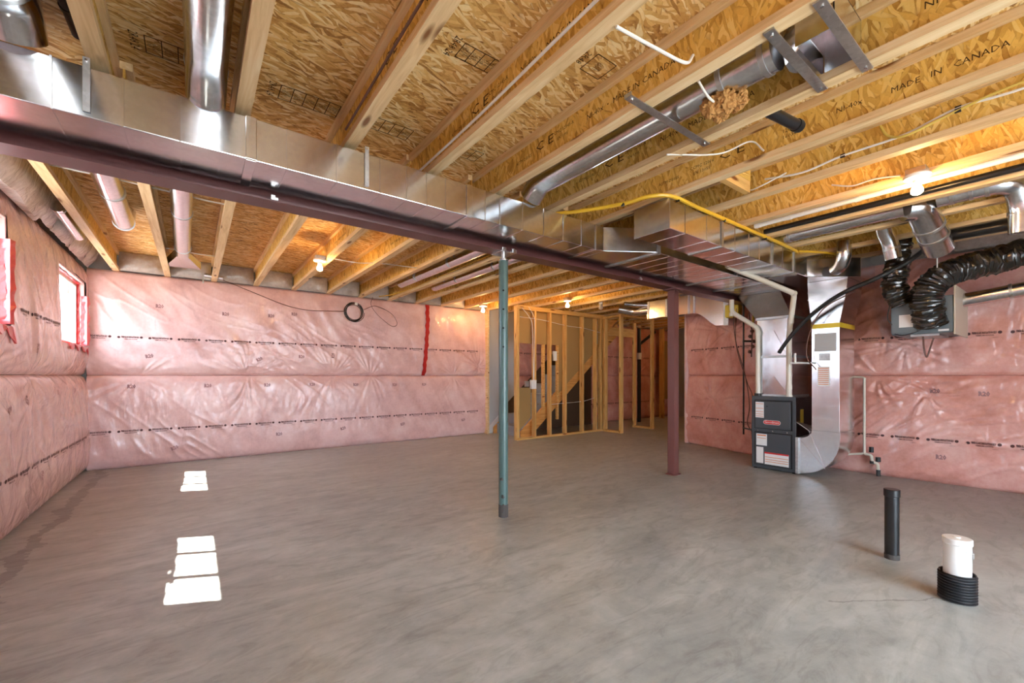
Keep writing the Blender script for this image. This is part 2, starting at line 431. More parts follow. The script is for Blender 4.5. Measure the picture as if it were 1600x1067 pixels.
# ------------------------------------------------------------------ insulation blankets under film
def wrinkle(u, z, seed, pins, amp=1.0):
    d = np.zeros_like(u)
    for (pu, pz, rad, k) in pins:
        du = u - pu; dz = z - pz; r = np.sqrt(du*du + dz*dz) + 1e-4; th = np.arctan2(dz, du)
        ph = vnoise(th * 2.1 + 9, r * 1.5 + pu, seed + 3) * 14
        du_m = vnoise(th * 3.3 + 20 + pu * 7, r * 2.0, seed + 4); rad = rad * (.5 + 1.1 * vnoise(th * 1.4 + 30, pu + r * 0, seed + 7))
        d += .015 * np.clip(du_m - .15, 0, 1) * np.exp(-r / rad) * np.cos(th * k + ph) * np.clip(r / .05, 0, 1) - .022 * np.exp(-(r / .07) ** 2)
    a = vnoise(u * 1.3 + z * .6, z * .9, seed) - .5
    warp = vnoise(u * .9, z * .9, seed + 1) * 3
    f = vnoise(u * 7 + z * 3.2 + warp, z * 1.4 - u * .5, seed + 2) - .5
    ang = z * 2.6 + u * 1.2 + warp * .6
    rdg = 1 - np.abs(2 * vnoise(ang * 3.4 + u * 2.5, z * 1.1 - u * 1.7, seed + 8) - 1)
    f = f + (rdg ** 7) * .75 * np.clip(vnoise(u * .8, z * .9, seed + 9) * 2.6 - 1.0, 0, 1)
    f2 = vnoise(u * 22 + z * 8 + warp * 3, z * 3.1, seed + 5) - .5
    sel = np.clip(vnoise(u * 1.1, z * 1.4, seed + 6) * 2 - .6, 0, 1)
    return (d * amp + a * .035 + f * .016 + f2 * (.002 if seed == 11 else .005) * sel * amp) * (1.0 if seed < 30 else 1.7)

def depth(u, z, seed, pins, z0, z1, bulge):
    t = np.clip((z - z0) / (z1 - z0), 0, 1)
    return bulge * (1 - np.abs(2 * t - 1) ** 6) - bulge + wrinkle(u, z, seed, pins) * np.clip(np.minimum(t, 1 - t) * 14, .25, 1)

WALLS = {
 'left':  dict(seed=11, u0=-2.38, u1=7.07, P=lambda u, z, d: (-1.0 + d, u, z), pins=[(5.0,1.14,.35,17),(6.1,1.14,.28,15),(4.0,1.14,.4,19),(6.6,1.14,.2,12),(3.0,1.14,.4,13)], bulge=.05),
 'back':  dict(seed=23, u0=-1.02, u1=4.60, P=lambda u, z, d: (u, 7.05 - d, z), pins=[(-.55,1.14,.3,15),(.62,1.14,.38,19),(1.75,1.14,.34,21),(2.35,1.14,.3,15),(3.9,1.14,.3,13),(4.45,1.3,.4,15)], bulge=.035),
 'stair': dict(seed=31, u0=5.30, u1=11.0, P=lambda u, z, d: (u, 7.05 - d, z), pins=[(6.2,1.14,.4,15),(9.4,1.14,.4,15)], bulge=.05),
 'right': dict(seed=47, u0=-2.4, u1=4.02, P=lambda u, z, d: (float(np.interp(u, [p[0] for p in XR], [p[1] for p in XR])) - d, u, z) , pins=[(3.5,.75,.45,21),(3.2,1.8,.4,17),(1.15,1.5,.35,19),(1.4,1.14,.4,15),(.2,1.2,.3,13),(1.0,.95,.5,13)], bulge=.03),
}
def blanket(wall, parent, mat_, z0, z1, holes=(), step=.014, name='insulation_blanket', label=None, top=None):
    W = WALLS[wall]; nu = int((W['u1'] - W['u0']) / step); nz = int((z1 - z0) / step)
    U = np.linspace(W['u0'], W['u1'], nu); Z = np.linspace(z0, z1, nz); uu, zz = np.meshgrid(U, Z)
    d = depth(uu, zz, W['seed'], W['pins'], z0, z1, W['bulge'])
    edge = np.clip(1 - (zz - z0) / .02, 0, 1) + np.clip(1 - (z1 - zz) / .02, 0, 1)
    d = d - edge * .02
    if wall == 'right':
        X = np.interp(uu, [p[0] for p in XR], [p[1] for p in XR]) - d; co = np.stack([X, uu, zz], -1)
    elif wall == 'left': co = np.stack([-1.0 + d, uu, zz], -1)
    else: co = np.stack([uu, 7.05 - d, zz], -1)
    idx = np.arange(nu * nz).reshape(nz, nu)
    q = np.stack([idx[:-1, :-1], idx[:-1, 1:], idx[1:, 1:], idx[1:, :-1]], -1).reshape(-1, 4)
    cu_ = ((uu[:-1, :-1] + uu[1:, 1:]) / 2).reshape(-1); cz = ((zz[:-1, :-1] + zz[1:, 1:]) / 2).reshape(-1)
    keep = np.ones(len(q), bool)
    for (a, b, c, e) in holes: keep &= ~((cu_ > a) & (cu_ < b) & (cz > c) & (cz < e))
    q = q[keep]
    me = bpy.data.meshes.new(name); co = co.reshape(-1, 3)
    me.vertices.add(len(co)); me.vertices.foreach_set('co', co.astype('f').ravel())
    me.loops.add(len(q) * 4); me.loops.foreach_set('vertex_index', q.astype('i').ravel())
    me.polygons.add(len(q)); me.polygons.foreach_set('loop_start', np.arange(0, len(q) * 4, 4, dtype='i'))
    me.update(calc_edges=True); me.validate(); me.polygons.foreach_set('use_smooth', np.ones(len(q), bool))
    me.materials.append(mat_)
    o = link(name, me, parent)
    return o
def surf(wall, u, z):
    W = WALLS[wall]; ztop = z > 1.14
    z0, z1 = (1.145, Zt[wall]) if ztop else (0.0, 1.135)
    d = float(depth(np.array([u]), np.array([z]), W['seed'], W['pins'], z0, z1, W['bulge'])[0])
    return W['P'](u, z, d + .004)
def surfs(wall, u, z):
    W = WALLS[wall]; up = z > 1.14; zt = Zt[wall]
    d = np.where(up, depth(u, z, W['seed'], W['pins'], 1.145, zt, W['bulge']), depth(u, z, W['seed'], W['pins'], 0.0, 1.135, W['bulge']))
    return [W['P'](float(a), float(b), float(c) + .003) for a, b, c in zip(u, z, d)]
Zt = {'left': 2.42, 'back': 2.42, 'stair': 2.42, 'right': 2.40}
whole = {'left': wall_left, 'back': wall_back, 'stair': wall_back, 'right': wall_right}
wh = [(a, b, WZ0 - .01, WZ1 + .02) for a, b in WIN]
for k in WALLS:
    pm_ = M['pink_lamplit'] if k in ('right', 'stair') else M['pinkleft'] if k == 'left' else M['pink']
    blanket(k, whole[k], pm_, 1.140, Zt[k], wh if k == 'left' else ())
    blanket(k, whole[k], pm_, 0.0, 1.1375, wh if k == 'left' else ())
# dark gap behind the joint of upper and lower blankets
MB().box((-1.125, -2.38, 1.11), (-1.11, 7.05, 1.17)).build('joint_gap', M['furnd'], wall_left)
MB().box((-1.03, 7.145, 1.11), (4.6, 7.16, 1.17)).box((5.3, 7.145, 1.11), (11, 7.16, 1.17)).build('joint_gap', M['furnd'], wall_back)
jg = MB()
for (ya, xa), (yb, xb) in zip(XR[:-1], XR[1:]): jg.bar((xa+.10, ya, 1.14), (xb+.10, yb, 1.14), .02, .07)
jg.build('joint_gap', M['furnd'], wall_right)
# return of the right wall at its far end
MB().box((6.66, 3.99, 0), (11.0, 4.06, 2.40)).build('insulation_return', M['pink'], wall_right, bevel=.02)

# printed lines on the film, following the film surface
def film_print(wall, rows, marks, parent, mirror, step=.29):
    W = WALLS[wall]; mb = MB(); mb2 = MB()
    l1 = text_mesh('FIBERGLASS INSULATION R20', .030, 0, .045); l2 = text_mesh('THERMAL AND ACOUSTICAL', .017, 0, .03); l3 = text_mesh('CAN/ULC', .011, 0)
    sg = -1 if mirror else 1
    def put(m, tm, u, z, rot=0., sx=1.):
        vs_, fs = tm; ca, sa = math.cos(rot), math.sin(rot); A = np.array(vs_); x = A[:, 0] * sx; y = A[:, 1]
        m.add(surfs(wall, u + sg * (x * ca - y * sa), z + x * sa + y * ca), fs)
    dia = ([( .015*math.cos(a), .015*math.sin(a), 0) for a in [i*math.pi/4 for i in range(8)]], [tuple(range(8))])
    for zr in rows:
        u = W['u0'] + .1
        while u < W['u1'] - .14:
            if not any(a - .12 < u < b + .12 and WZ0 - .05 < zr < WZ1 for a, b in (WIN if wall == 'left' else [])) and not (wall == 'stair' and u > 9.9):
                put(mb, l1, u, zr, 0, .42); put(mb, l2, u + sg * .005, zr - .026, 0, .55); put(mb, l3, u + sg * .075, zr - .050, 0, .9)
                put(mb, dia, u - sg * .105, zr - .004); put(mb, dia, u + sg * .105, zr)
            u += step
    mk = text_mesh('R20', .062, 0, .05)
    for (u, z, rot) in marks: put(mb2, mk, u, z, rot, .8)
    a = mb.build('printed_lettering', M['ink'], parent)
    b = mb2.build('printed_mark', M['inkm'], parent)
    a['kind'] = 'stuff'
film_print('left', (1.61, .43), [(5.0,1.35,-1.5),(4.3,.9,0.3),(4.75,.95,1.2),(5.6,.98,0),(6.3,.98,.2),(5.2,.3,1.0)], wall_left, True and False)
film_print('back', (1.61, .455), [(-.35,2.02,0),(.35,1.98,0),(.9,2.0,0),(-.45,1.38,.2),(.75,1.37,.5),(1.2,2.05,0),(-.62,1.0,0),(.15,1.0,0),(.85,1.0,0),(1.45,1.0,0),(2.1,.99,0),(2.75,.98,0),(3.3,.98,0),(1.3,1.42,0),(1.75,1.45,1.5),(-.2,.2,.4),(1.0,.28,0),(1.9,.3,.3),(2.9,.3,.3),(4.1,.3,.2)], wall_back, False)
film_print('stair', (1.61, .455), [], wall_back, False)
film_print('right', (1.56, .46), [(.95,.97,0),(.6,.95,0),(.9,.28,0),(2.6,.95,.5)], wall_right, True)

# rim insulation pockets behind film, between joist ends on the back wall and along the window wall
def puff(name, a, b, axis, parent, seed):
    """pillow of film-covered insulation filling box a-b; bulges towards the room"""
    rs = np.random.RandomState(seed); n = 12; m_ = 8; mb = MB(); vs_ = []; fs = []
    for j in range(m_ + 1):
        for i in range(n + 1):
            s = i / n; t = j / m_; bl = (1 - abs(2*s-1)**4) * (1 - abs(2*t-1)**3)
            o = bl * .045 + (rs.rand() - .5) * .018
            if axis == 'y': vs_.append((a[0]+(b[0]-a[0])*s, a[1] - o, a[2]+(b[2]-a[2])*t))
            else: vs_.append((a[0] + o + (b[0]-a[0])*t, a[1]+(b[1]-a[1])*s, a[2]+(b[2]-a[2])*t))
    for j in range(m_):
        for i in range(n):
            k = j*(n+1)+i; fs.append((k, k+1, k+n+2, k+n+1))
    return mb.add(vs_, fs).build(name, M['grayfilm'], parent, smooth=True)
JB = [-.765 + .4925 * i for i in range(25)]
for i in range(0, 24):
    if JB[i] > 10.6: break
    if 4.4 < JB[i] < 5.2: continue
    puff('rim_insulation', (JB[i] + .03, 7.06, 2.425), (JB[i+1] - .03, 7.06, 2.655), 'y', wall_back, i)
yy = -2.3; i = 0
while yy < 6.9:
    puff('rim_insulation', (-1.0, yy, 2.40), (-.90, min(yy + .62, 7.0), 2.65), 'x', wall_left, 50 + i); yy += .64; i += 1
yy = -2.3
while yy < 3.9:
    MB().box((6.36, yy, 2.42), (6.62, yy + .6, 2.655)).build('rim_insulation', M['grayfilm'], wall_right, bevel=.03); yy += .63
# big loose bag of film bulging at the top of the window wall
bag = MB(); rings = []
for k in range(15):
    t = k / 14; y = 3.25 + 1.62 * t; h = math.sin(math.pi * min(1, t * 1.02)) ** .55
    rings.append([(-1.0, y, 2.335), (-.985 + .05 * h, y, 2.33 - .015 * math.sin(k * 1.3)), (-.93 + .06 * h, y, 2.42 + .02 * math.sin(k * 2.1)), (-.90 + .05 * h, y, 2.52 + .015 * math.sin(k * 1.7)), (-.90, y, 2.655), (-1.0, y, 2.655)])
bag.loft(rings).build('rim_insulation_bag', M['grayfilm'], wall_left, smooth=True)

# ------------------------------------------------------------------ windows
def window(n, y0, y1):
    e = empty('window_%d' % n, (-1.10, (y0 + y1) / 2, WZ0), kind='structure'); hw = (y1 - y0) / 2; h = WZ1 - WZ0
    f = MB().box((-.035, -hw, 0), (.025, -hw + .05, h)).box((-.035, hw - .05, 0), (.025, hw, h)).box((-.035, -hw + .05, 0), (.025, hw - .05, .045)).box((-.035, -hw + .05, h - .045), (.025, hw - .05, h))
    f.build('window_frame', M['white'], e, bevel=.004)
    for k in (-1, 1):
        MB().box((-.02, k * hw / 3 - .018, .045), (.02, k * hw / 3 + .018, h - .045)).build('mullion', M['white'], e, bevel=.003)
    for k in (-1, 0, 1):
        MB().box((-.004, k * hw * .667 - hw / 3 + .02, .045), (.0, k * hw * .667 + hw / 3 - .02, h - .045)).build('pane', M['glass'], e)
    # pink reveal of the opening through the batts
    rv = MB().box((.025, -hw - .03, -.03), (.075, hw + .03, -.002)).box((.025, -hw - .03, h + .0), (.085, hw + .03, h + .03)).box((.025, hw, -.03), (.085, hw + .03, h + .03)).box((.025, -hw - .03, -.03), (.085, -hw, h + .03))
    rv.build('reveal', M['pink'], e, bevel=.006)
    random.seed(90 + n)
    tp = MB()      # red tape round the frame, crumpled
    def strip(p, q, wd, nrm):
        p = Vector(p); q = Vector(q); nrm = Vector(nrm); k = 16; d = (q - p).normalized(); s = d.cross(nrm).normalized(); rr = []
        for i in range(k + 1):
            c = p.lerp(q, i / k) + s * random.uniform(-.008, .008) + nrm * random.uniform(.001, .008)
            ww = wd * random.uniform(.7, 1.15); rr.append([c - s * ww / 2, c - s * ww / 2 + nrm * .002, c + s * ww / 2 + nrm * random.uniform(.002, .01), c + s * ww / 2])
        tp.loft(rr)
    strip((.03, hw - .004, .02), (.03, hw - .004, h - .01), .03, (0, -1, 0))
    strip((.075, hw - .006, .05), (.075, hw - .006, h * .72), .035, (0, -1, 0))
    strip((.04, -hw + .02, h - .005), (.04, hw - .02, h - .005), .035, (0, 0, -1))
    strip((.05, -hw + .02, .001), (.05, hw, .001), .05, (0, 0, 1))
    tp.build('red_tape', M['tape'], e)
    fl = MB(); rr = []
    for i in range(19):
        y = -hw * .55 + i * (hw * 1.62) / 18
        dz = -.035 - .03 * math.sin(i * 1.1) - (.05 if i > 15 else 0)
        rr.append([(.085, y, .012), (.118 + random.uniform(-.006, .006), y, .004), (.121 + random.uniform(-.006, .01), y, dz), (.116, y, dz)])
    fl.loft(rr).build('loose_red_film', M['pinktape'], e, smooth=False)
    fl = MB(); rr = []
    for i in range(15):
        z = .02 + i * (h * .78) / 14
        rr.append([(.06, hw - .004, z), (.112, hw - .02 - random.uniform(0, .012), z), (.122 + random.uniform(-.004, .01), hw + .018 + random.uniform(-.01, .02), z), (.10, hw + .01, z)])
    fl.loft(rr).build('loose_red_film', M['pinktape'], e)
for n, (a, b) in enumerate(WIN, 1): window(n, a, b)

# ------------------------------------------------------------------ steel beam, posts
beam = empty('steel_beam', (0, 2.83, 2.125), 'long dark red primed steel I-beam crossing the ceiling under the joists', 'beam')
BX0, BX1 = -1.10, 6.30
MB().box((BX0, -.073, 0), (BX1, .073, .010)).build('bottom_flange', M['beam'], beam)
MB().box((BX0, -.073, .248), (BX1, .073, .258)).build('top_flange', M['beam'], beam)
MB().box((BX0, -.004, .010), (BX1, .004, .248)).build('web', M['beam'], beam)
MB().box((BX0, -.068, .2581), (BX1, .068, .2945)).build('nailing_plate', M['plate'], beam)
for x in (.35, 2.05, 3.7):
    MB().box((x, -.085, .004), (x + .035, -.06, .018)).box((x, -.085, .018), (x + .02, -.073, .03)).build('clip', M['galv_dull'], beam)

p1 = empty('steel_post', (2.0, 2.80, 0), 'slim round teal-painted steel jack post standing mid-floor under the beam', 'post')
MB().tube([(0,0,.045),(0,0,2.055)], .0375, 28).build('tube', M['teal'], p1, smooth=True)
b_ = MB().tube([(0,0,.0),(0,0,.10)], .0390, 24)
b_.build('dirty_foot', M['dirt'], p1, smooth=True)
for k in range(5): MB().disc((random.uniform(.02,.042)*random.choice((-1,1)), -.03, random.uniform(.02,.35)), (0,1,0), random.uniform(.004,.010), .02, 7).build('mortar_splash', M['dirt'], p1, smooth=True)
MB().tube([(0,0,2.055),(0,0,2.068)], .043, 24).build('collar', M['galv_rough'], p1, smooth=True)
MB().tube([(0,0,2.06),(0,0,2.11)], .016, 16).build('jack_screw', M['galv_dull'], p1, smooth=True)
MB().box((-.07,-.07,2.110),(.07,.07,2.1245)).box((-.07,-.085,2.11),(-.03,-.07,2.14)).box((.03,-.085,2.11),(.07,-.07,2.14)).build('head_plate', M['galv_rough'], p1, bevel=.002)
for k in range(4):
    z = 1.813 - .150 * k
    nn = Vector((-2.0, -2.8, 0)).normalized(); MB().disc(Vector((0,0,z)) + Vector((nn.x, nn.y, 0)) * .0372, nn, .0075, .004, 14).build('pin_hole', M['hole'], p1)

p2 = empty('square_steel_post', (4.42, 2.83, 0), 'square dark red primed steel post under the beam near the furnace', 'post')
MB().box((-.045,-.045,.012),(.045,.045,2.112)).build('tube', M['redpost'], p2, bevel=.006)
MB().box((-.065,-.055,0),(.065,.055,.012)).build('base_plate', M['redpost'], p2)
MB().box((-.09,-.07,2.112),(.09,.07,2.1245)).build('head_plate', M['beam'], p2)

# ------------------------------------------------------------------ joists
ORD = ['first','second','third','fourth','fifth','sixth','seventh','eighth','ninth','tenth','eleventh','twelfth','thirteenth','fourteenth','fifteenth','sixteenth','seventeenth','eighteenth','nineteenth','twentieth','twenty-first','twenty-second','twenty-third','twenty-fourth']
def joist_meshes(L):
    a = MB().box((-.032, 0, 0), (.032, L, .038)); b = MB().box((-.032, 0, .2), (.032, L, .238)); c = MB().box((-.005, 0, .036), (.005, L, .202))
    out = []
    for mb, nm, mt in ((a,'bottom_flange',M['flange']), (b,'top_flange',M['flange']), (c,'web',M['osb_web'])):
        o = mb.build(nm, mt); out.append((nm, o.data)); bpy.data.objects.remove(o)
    return out
def joist(x, y0, L, meshes, label, group, texts=()):
    e = empty('floor_joist', (x, y0, Zc), label, 'joist', group)
    for nm, me in meshes: link(nm, me, e)
    if texts:
        for body, size, y, z, side in texts:
            mb = MB()
            # side -1: printed on the face towards the window wall
            text_on(mb, body, size, (side * .0056, y - y0, z - Zc), (0, -1 if side < 0 else 1, 0), (0, 0, 1), 1.0 if size < .06 else 1.5)
            mb.build('printed_lettering', M['inkw'], e)
    return e
LF = 2.88 + 2.35; mf = joist_meshes(LF); JF = [-.83, -.32] + [.193 + .5137 * i for i in range(12)]
LB = 7.13 - 2.79; mbk = joist_meshes(LB)
NI = 'NI-40x  •  MADE IN CANADA'
FT = {}
for i in range(2, 14):
    off = (i * .37) % .6
    FT[i] = [(NI, .042, 1.38 - off * .3, 2.545, -1), ('C E', .075, 2.0 - off * .3, 2.56, -1), ('CCMC 12345-R', .028, 1.84 - off * .3, 2.575, -1), ('EN 1995', .026, 1.84 - off*.3, 2.535, -1),
             (NI, .042, .10, 2.545, -1), ('ASTM D5055', .03, 2.2 - off * .2, 2.54, -1)] if i < 7 else []
FT[7] = [('MADE   IN   CANADA', .040, .38, 2.535, -1), ('NI-40x', .040, .74, 2.545, -1), ('12016', .03, 1.02, 2.555, -1), ('16034', .03, 1.02, 2.52, -1), ('C E', .075, 1.35, 2.56, -1), ('CCMC 12016', .03, 1.55, 2.56, -1), ('EN 13055', .03, 1.55, 2.52, -1), ('ASTM D5055', .03, 1.8, 2.54, -1)]
for i, x in enumerate(JF):
    if x > 6.2: break
    joist(x, -2.35, LF, mf, 'wooden I-joist over the camera side of the beam, %s from the window wall' % ORD[i], 'I-joists between the beam and the camera side', FT.get(i, ()))
for i, x in enumerate(JB):
    if x > 10.9: break
    tx = [(NI, .032, 4.9 - (i * .31) % .9, 2.54, -1), ('CE', .05, 6.2, 2.555, -1)] if 3 < i < 14 else ()
    joist(x, 2.79, LB, mbk, 'wooden I-joist running from beam to far pink wall, %s from the window wall' % ORD[i], 'I-joists between the beam and the far wall', tx)

# stamps on the subfloor
st = MB(); st2 = MB()
def stamp(mb, x, y, sx=.30, sy=.13, cells=5, head='2R48 24'):
    z = ZS - .0015
    def line(ax, ay, bx, by, w=.004): mb.bar((ax, ay, z), (bx, by, z), w, .0008)
    line(x, y, x + sx, y); line(x, y + sy, x + sx, y + sy)
    for k in range(cells + 1): line(x + sx * k / cells, y, x + sx * k / cells, y + sy)
    text_on(mb, head, .05, (x - .04, y + sy / 2, z), (0, 1, 0), (1, 0, 0), .8)
    for k in range(cells):
        for r in range(3):
            text_on(mb, ['EXP 1', 'SPAN', 'OSB', 'PS 2', '18.5'][(k + r) % 5], .022, (x + sx * (k + .5) / cells + (r - 1) * .016, y + sy / 2, z), (0, 1, 0), (1, 0, 0), 1.0)
for (x, y) in ((.37, 2.52), (.80, 2.50), (1.30, 2.47), (-.18, 2.52), (1.80, 2.5)): stamp(st, x, y)
for (x, y) in ((1.54, 1.38),):
    stamp(st, x, y, .13, .12, 1, '2R48')
for (x, y) in ((.55, .75), (1.0, 1.7), (3.0, 1.0)): stamp(st, x, y, .22, .10, 4)
for (x, y) in ((-.18, 4.7), (.35, 5.0), (.32, 3.9), (.9, 4.4)): text_on(st, 'EDGE SUPPORT 2R48', .035, (x, y, ZS - .0015), (1, 0, 0), (0, -1, 0), 1.0)
st.v = [(a, b, c - ZS) for a, b, c in st.v]
st.build('printed_stamp', M['inkw'], ceil)

# wood blocking between two joists near the return trunk
bl = empty('joist_blocking', (3.0, 1.45, 2.42), 'short wooden block fixed between two joists beside the return duct', 'blocking')
MB().box((-.19, -.02, .02), (.19, .02, .10)).build('board', M['plate'], bl)
MB().box((-.19, -.022, .10), (.19, .018, .235)).build('web_board', M['osb_web'], bl)

# ------------------------------------------------------------------ main supply trunk
tr = empty('supply_trunk_duct', (0, 2.42, 2.18), 'long rectangular galvanised supply duct running along the steel beam', 'duct')
MB().box((-1.0, 0, 0), (2.76, .335, .205)).build('duct_body', M['galv'], tr, bevel=.004)
rib = MB().box((-.003, -.005, 0), (.004, 0, .205)).box((-.002, -.0035, -.003), (.003, .335, .0)); rm = None
k = 0
for x in [-.87, -.66, -.45, -.24, -.05, .10, .38, .62, .86, 1.02, 1.15, 1.28, 1.58, 1.70, 1.9, 2.1, 2.3, 2.5]:
    if rm is None: o = rib.build('stiffening_rib', M['galv'], tr); rm = o.data
    else: o = link('stiffening_rib', rm, tr)
    o.location = (x, 0, 0)
for x in (.20, 1.43, 2.66):
    MB().box((x, -.010, 0), (x + .045, -.001, .205)).box((x, -.010, -.009), (x + .045, .335, -.001)).build('joint_cleat', M['galv'], tr, bevel=.002)
for x in (-.36, .77):
    MB().box((x, -.008, .02), (x + .022, -.004, .24)).build('hanger_strap', M['galv_dull'], tr)
    MB().disc((x + .011, -.011, .226), (0,1,0), .005, .006, 8).build('screw', M['galv_rough'], tr)

pl = empty('supply_plenum_duct', (0, 0, 2.18), 'wide flat galvanised plenum spreading over the furnace', 'duct')
P = [(2.763, 2.42), (3.15, 2.175), (5.95, 2.195), (6.18, 2.195), (6.18, 2.755), (2.763, 2.755)]
MB().prism(P, 'z', 0, .205).build('duct_body', M['galv'], pl, bevel=.004)
for x in (3.16, 4.55, 5.15):
    MB().box((x, 2.172, -.008), (x + .04, 2.755, -.001)).box((x, 2.166, -.008), (x + .04, 2.174, .205)).build('joint_cleat', M['galv_dull'], pl)
for i in range(14):
    x = 3.35 + i * .17
    if abs(x - 4.57) < .05 or abs(x - 5.17) < .05: continue
    MB().box((x, 2.18, -.0025), (x + .005, 2.755, 0)).build('stiffening_rib', M['galv'], pl)
MB().loft([[(5.78,2.24,-.002),(6.16,2.24,-.002),(6.16,2.75,-.002),(5.78,2.75,-.002)], [(5.62,2.05,-.36),(6.10,2.05,-.36),(6.10,2.44,-.36),(5.62,2.44,-.36)]]).build('transition', M['galv'], pl)
MB().box((5.62,2.05,-1.303),(6.10,2.44,-.36)).build('furnace_top_duct', M['galv'], pl, bevel=.004)
for z in (-.36, -.83, -1.30): MB().box((5.610,2.04,z),(6.11,2.45,z+.028)).build('joint_cleat', M['galv_dull'], pl)
MB().add([(5.618,2.10,-1.26),(5.618,2.39,-1.26),(5.611,2.245,-1.05)], [(0,1,2)]).build('cross_break', M['galv'], pl)
MB().add([(5.618,2.10,-.80),(5.618,2.39,-.80),(5.611,2.245,-.5)], [(0,1,2)]).build('cross_break', M['galv'], pl)

# ------------------------------------------------------------------ return trunk and drop
rt = empty('return_trunk_duct', (0, 0, 2.18), 'rectangular galvanised return duct with a blunt capped end pointing at the window wall', 'duct')
P = [(2.70, 1.76), (5.02, 1.76), (5.20, 1.76), (5.64, 1.41), (6.15, 1.41), (6.15, 2.05), (2.70, 2.05)]
MB().prism(P, 'z', 0, .205).build('duct_body', M['galv'], rt, bevel=.005)
MB().box((2.694, 1.752, -.006), (2.700, 2.058, .211)).build('end_cap', M['galv'], rt, bevel=.002)
for x in (3.42, 4.35, 4.85):
    MB().box((x, 1.752, 0), (x + .03, 1.759, .205)).box((x, 1.752, -.007), (x + .03, 2.05, -.001)).build('joint_cleat', M['galv_dull'], rt)
for x in (2.9, 3.2, 3.65, 3.9, 4.1, 4.6): MB().box((x, 1.757, 0), (x + .004, 1.76, .205)).box((x, 1.757, -.0025), (x + .004, 2.05, 0)).build('stiffening_rib', M['galv'], rt)
MB().tube(fillet([(5.36,1.55,.06),(5.28,1.48,.07),(5.22,1.44,.15),(5.22,1.44,.30)], .05), .062, 20).build('round_takeoff', M['galv_rough'], rt, smooth=True)

rd = empty('return_drop_duct', (0, 0, 0), 'tall galvanised return drop curving into the side of the furnace', 'duct')
MB().loft([[(5.55,1.50,2.178),(6.05,1.50,2.178),(6.05,1.87,2.178),(5.55,1.87,2.178)], [(5.55,1.52,1.98),(6.05,1.52,1.98),(6.05,1.86,1.98),(5.55,1.86,1.98)], [(5.55,1.57,1.72),(6.03,1.57,1.72),(6.03,1.83,1.72),(5.55,1.83,1.72)]]).build('upper_transition', M['galv'], rd)
MB().box((5.55,1.57,.52),(6.03,1.83,1.72)).build('riser', M['galv'], rd, bevel=.004)
for z in (1.98, 2.06): MB().box((5.543,1.50,z),(5.549,1.87,z+.006)).build('stiffening_rib', M['galv'], rd)
for z in (1.28, 1.10, .80, .66): MB().box((5.546,1.575,z),(5.55,1.825,z+.005)).build('stiffening_rib', M['galv'], rd)
oc = [(1.57 + .0, .52)]; 
for i in range(13):
    a = i / 12 * math.pi / 2; oc.append((1.57 + .40 * (1 - math.cos(a)), .45 - .43 * math.sin(a)))
ic = [(1.97, .42)] + [(1.83 + .14 * math.cos(a) if False else 1.97 - .14 * math.sin(a), .42 + .10 * (1 - math.cos(a))) for a in [i / 6 * math.pi / 2 for i in range(1, 7)]]
MB().prism(oc + ic, 'x', 5.56, 6.04).build('elbow', M['galv'], rd)
for (ya, za), (yb, zb) in (((1.955,.41),(1.70,.10)), ((1.86,.51),(1.70,.10))): MB().bar((5.559, ya, za), (5.559, yb, zb), .006, .006).build('cross_break', M['galv'], rd)
MB().box((5.53,1.955,.01),(6.06,1.985,.43)).build('collar', M['galv_dull'], rd, bevel=.003)
MB().box((5.545,1.565,1.655),(6.035,1.835,1.705)).build('yellow_band', M['ylabel'], rd)
tg_ = MB().box((5.542,1.60,1.40),(5.548,1.80,1.60)); tg_.build('grey_label', M['paperg'], rd)
MB().box((5.538,1.655,1.30),(5.549,1.755,1.38)).build('label_holder', M['galv_dull'], rd)
t_ = MB().box((5.543,1.66,1.02),(5.549,1.77,1.235)).build('warning_label', M['paper'], rd)
q = MB()
for i in range(9): q.box((5.541,1.668,1.035+.022*i),(5.5435,1.762,1.043+.022*i))
q.build('label_print', M['orange'], t_)
tb = MB()
for i in range(4): tb.bar((5.60+.1*i,1.84,.50),(5.60+.1*i,1.985,.60-.02*i) , .07,.008)
tb.build('flex_tube_bundle', M['galv_dull'], rd)

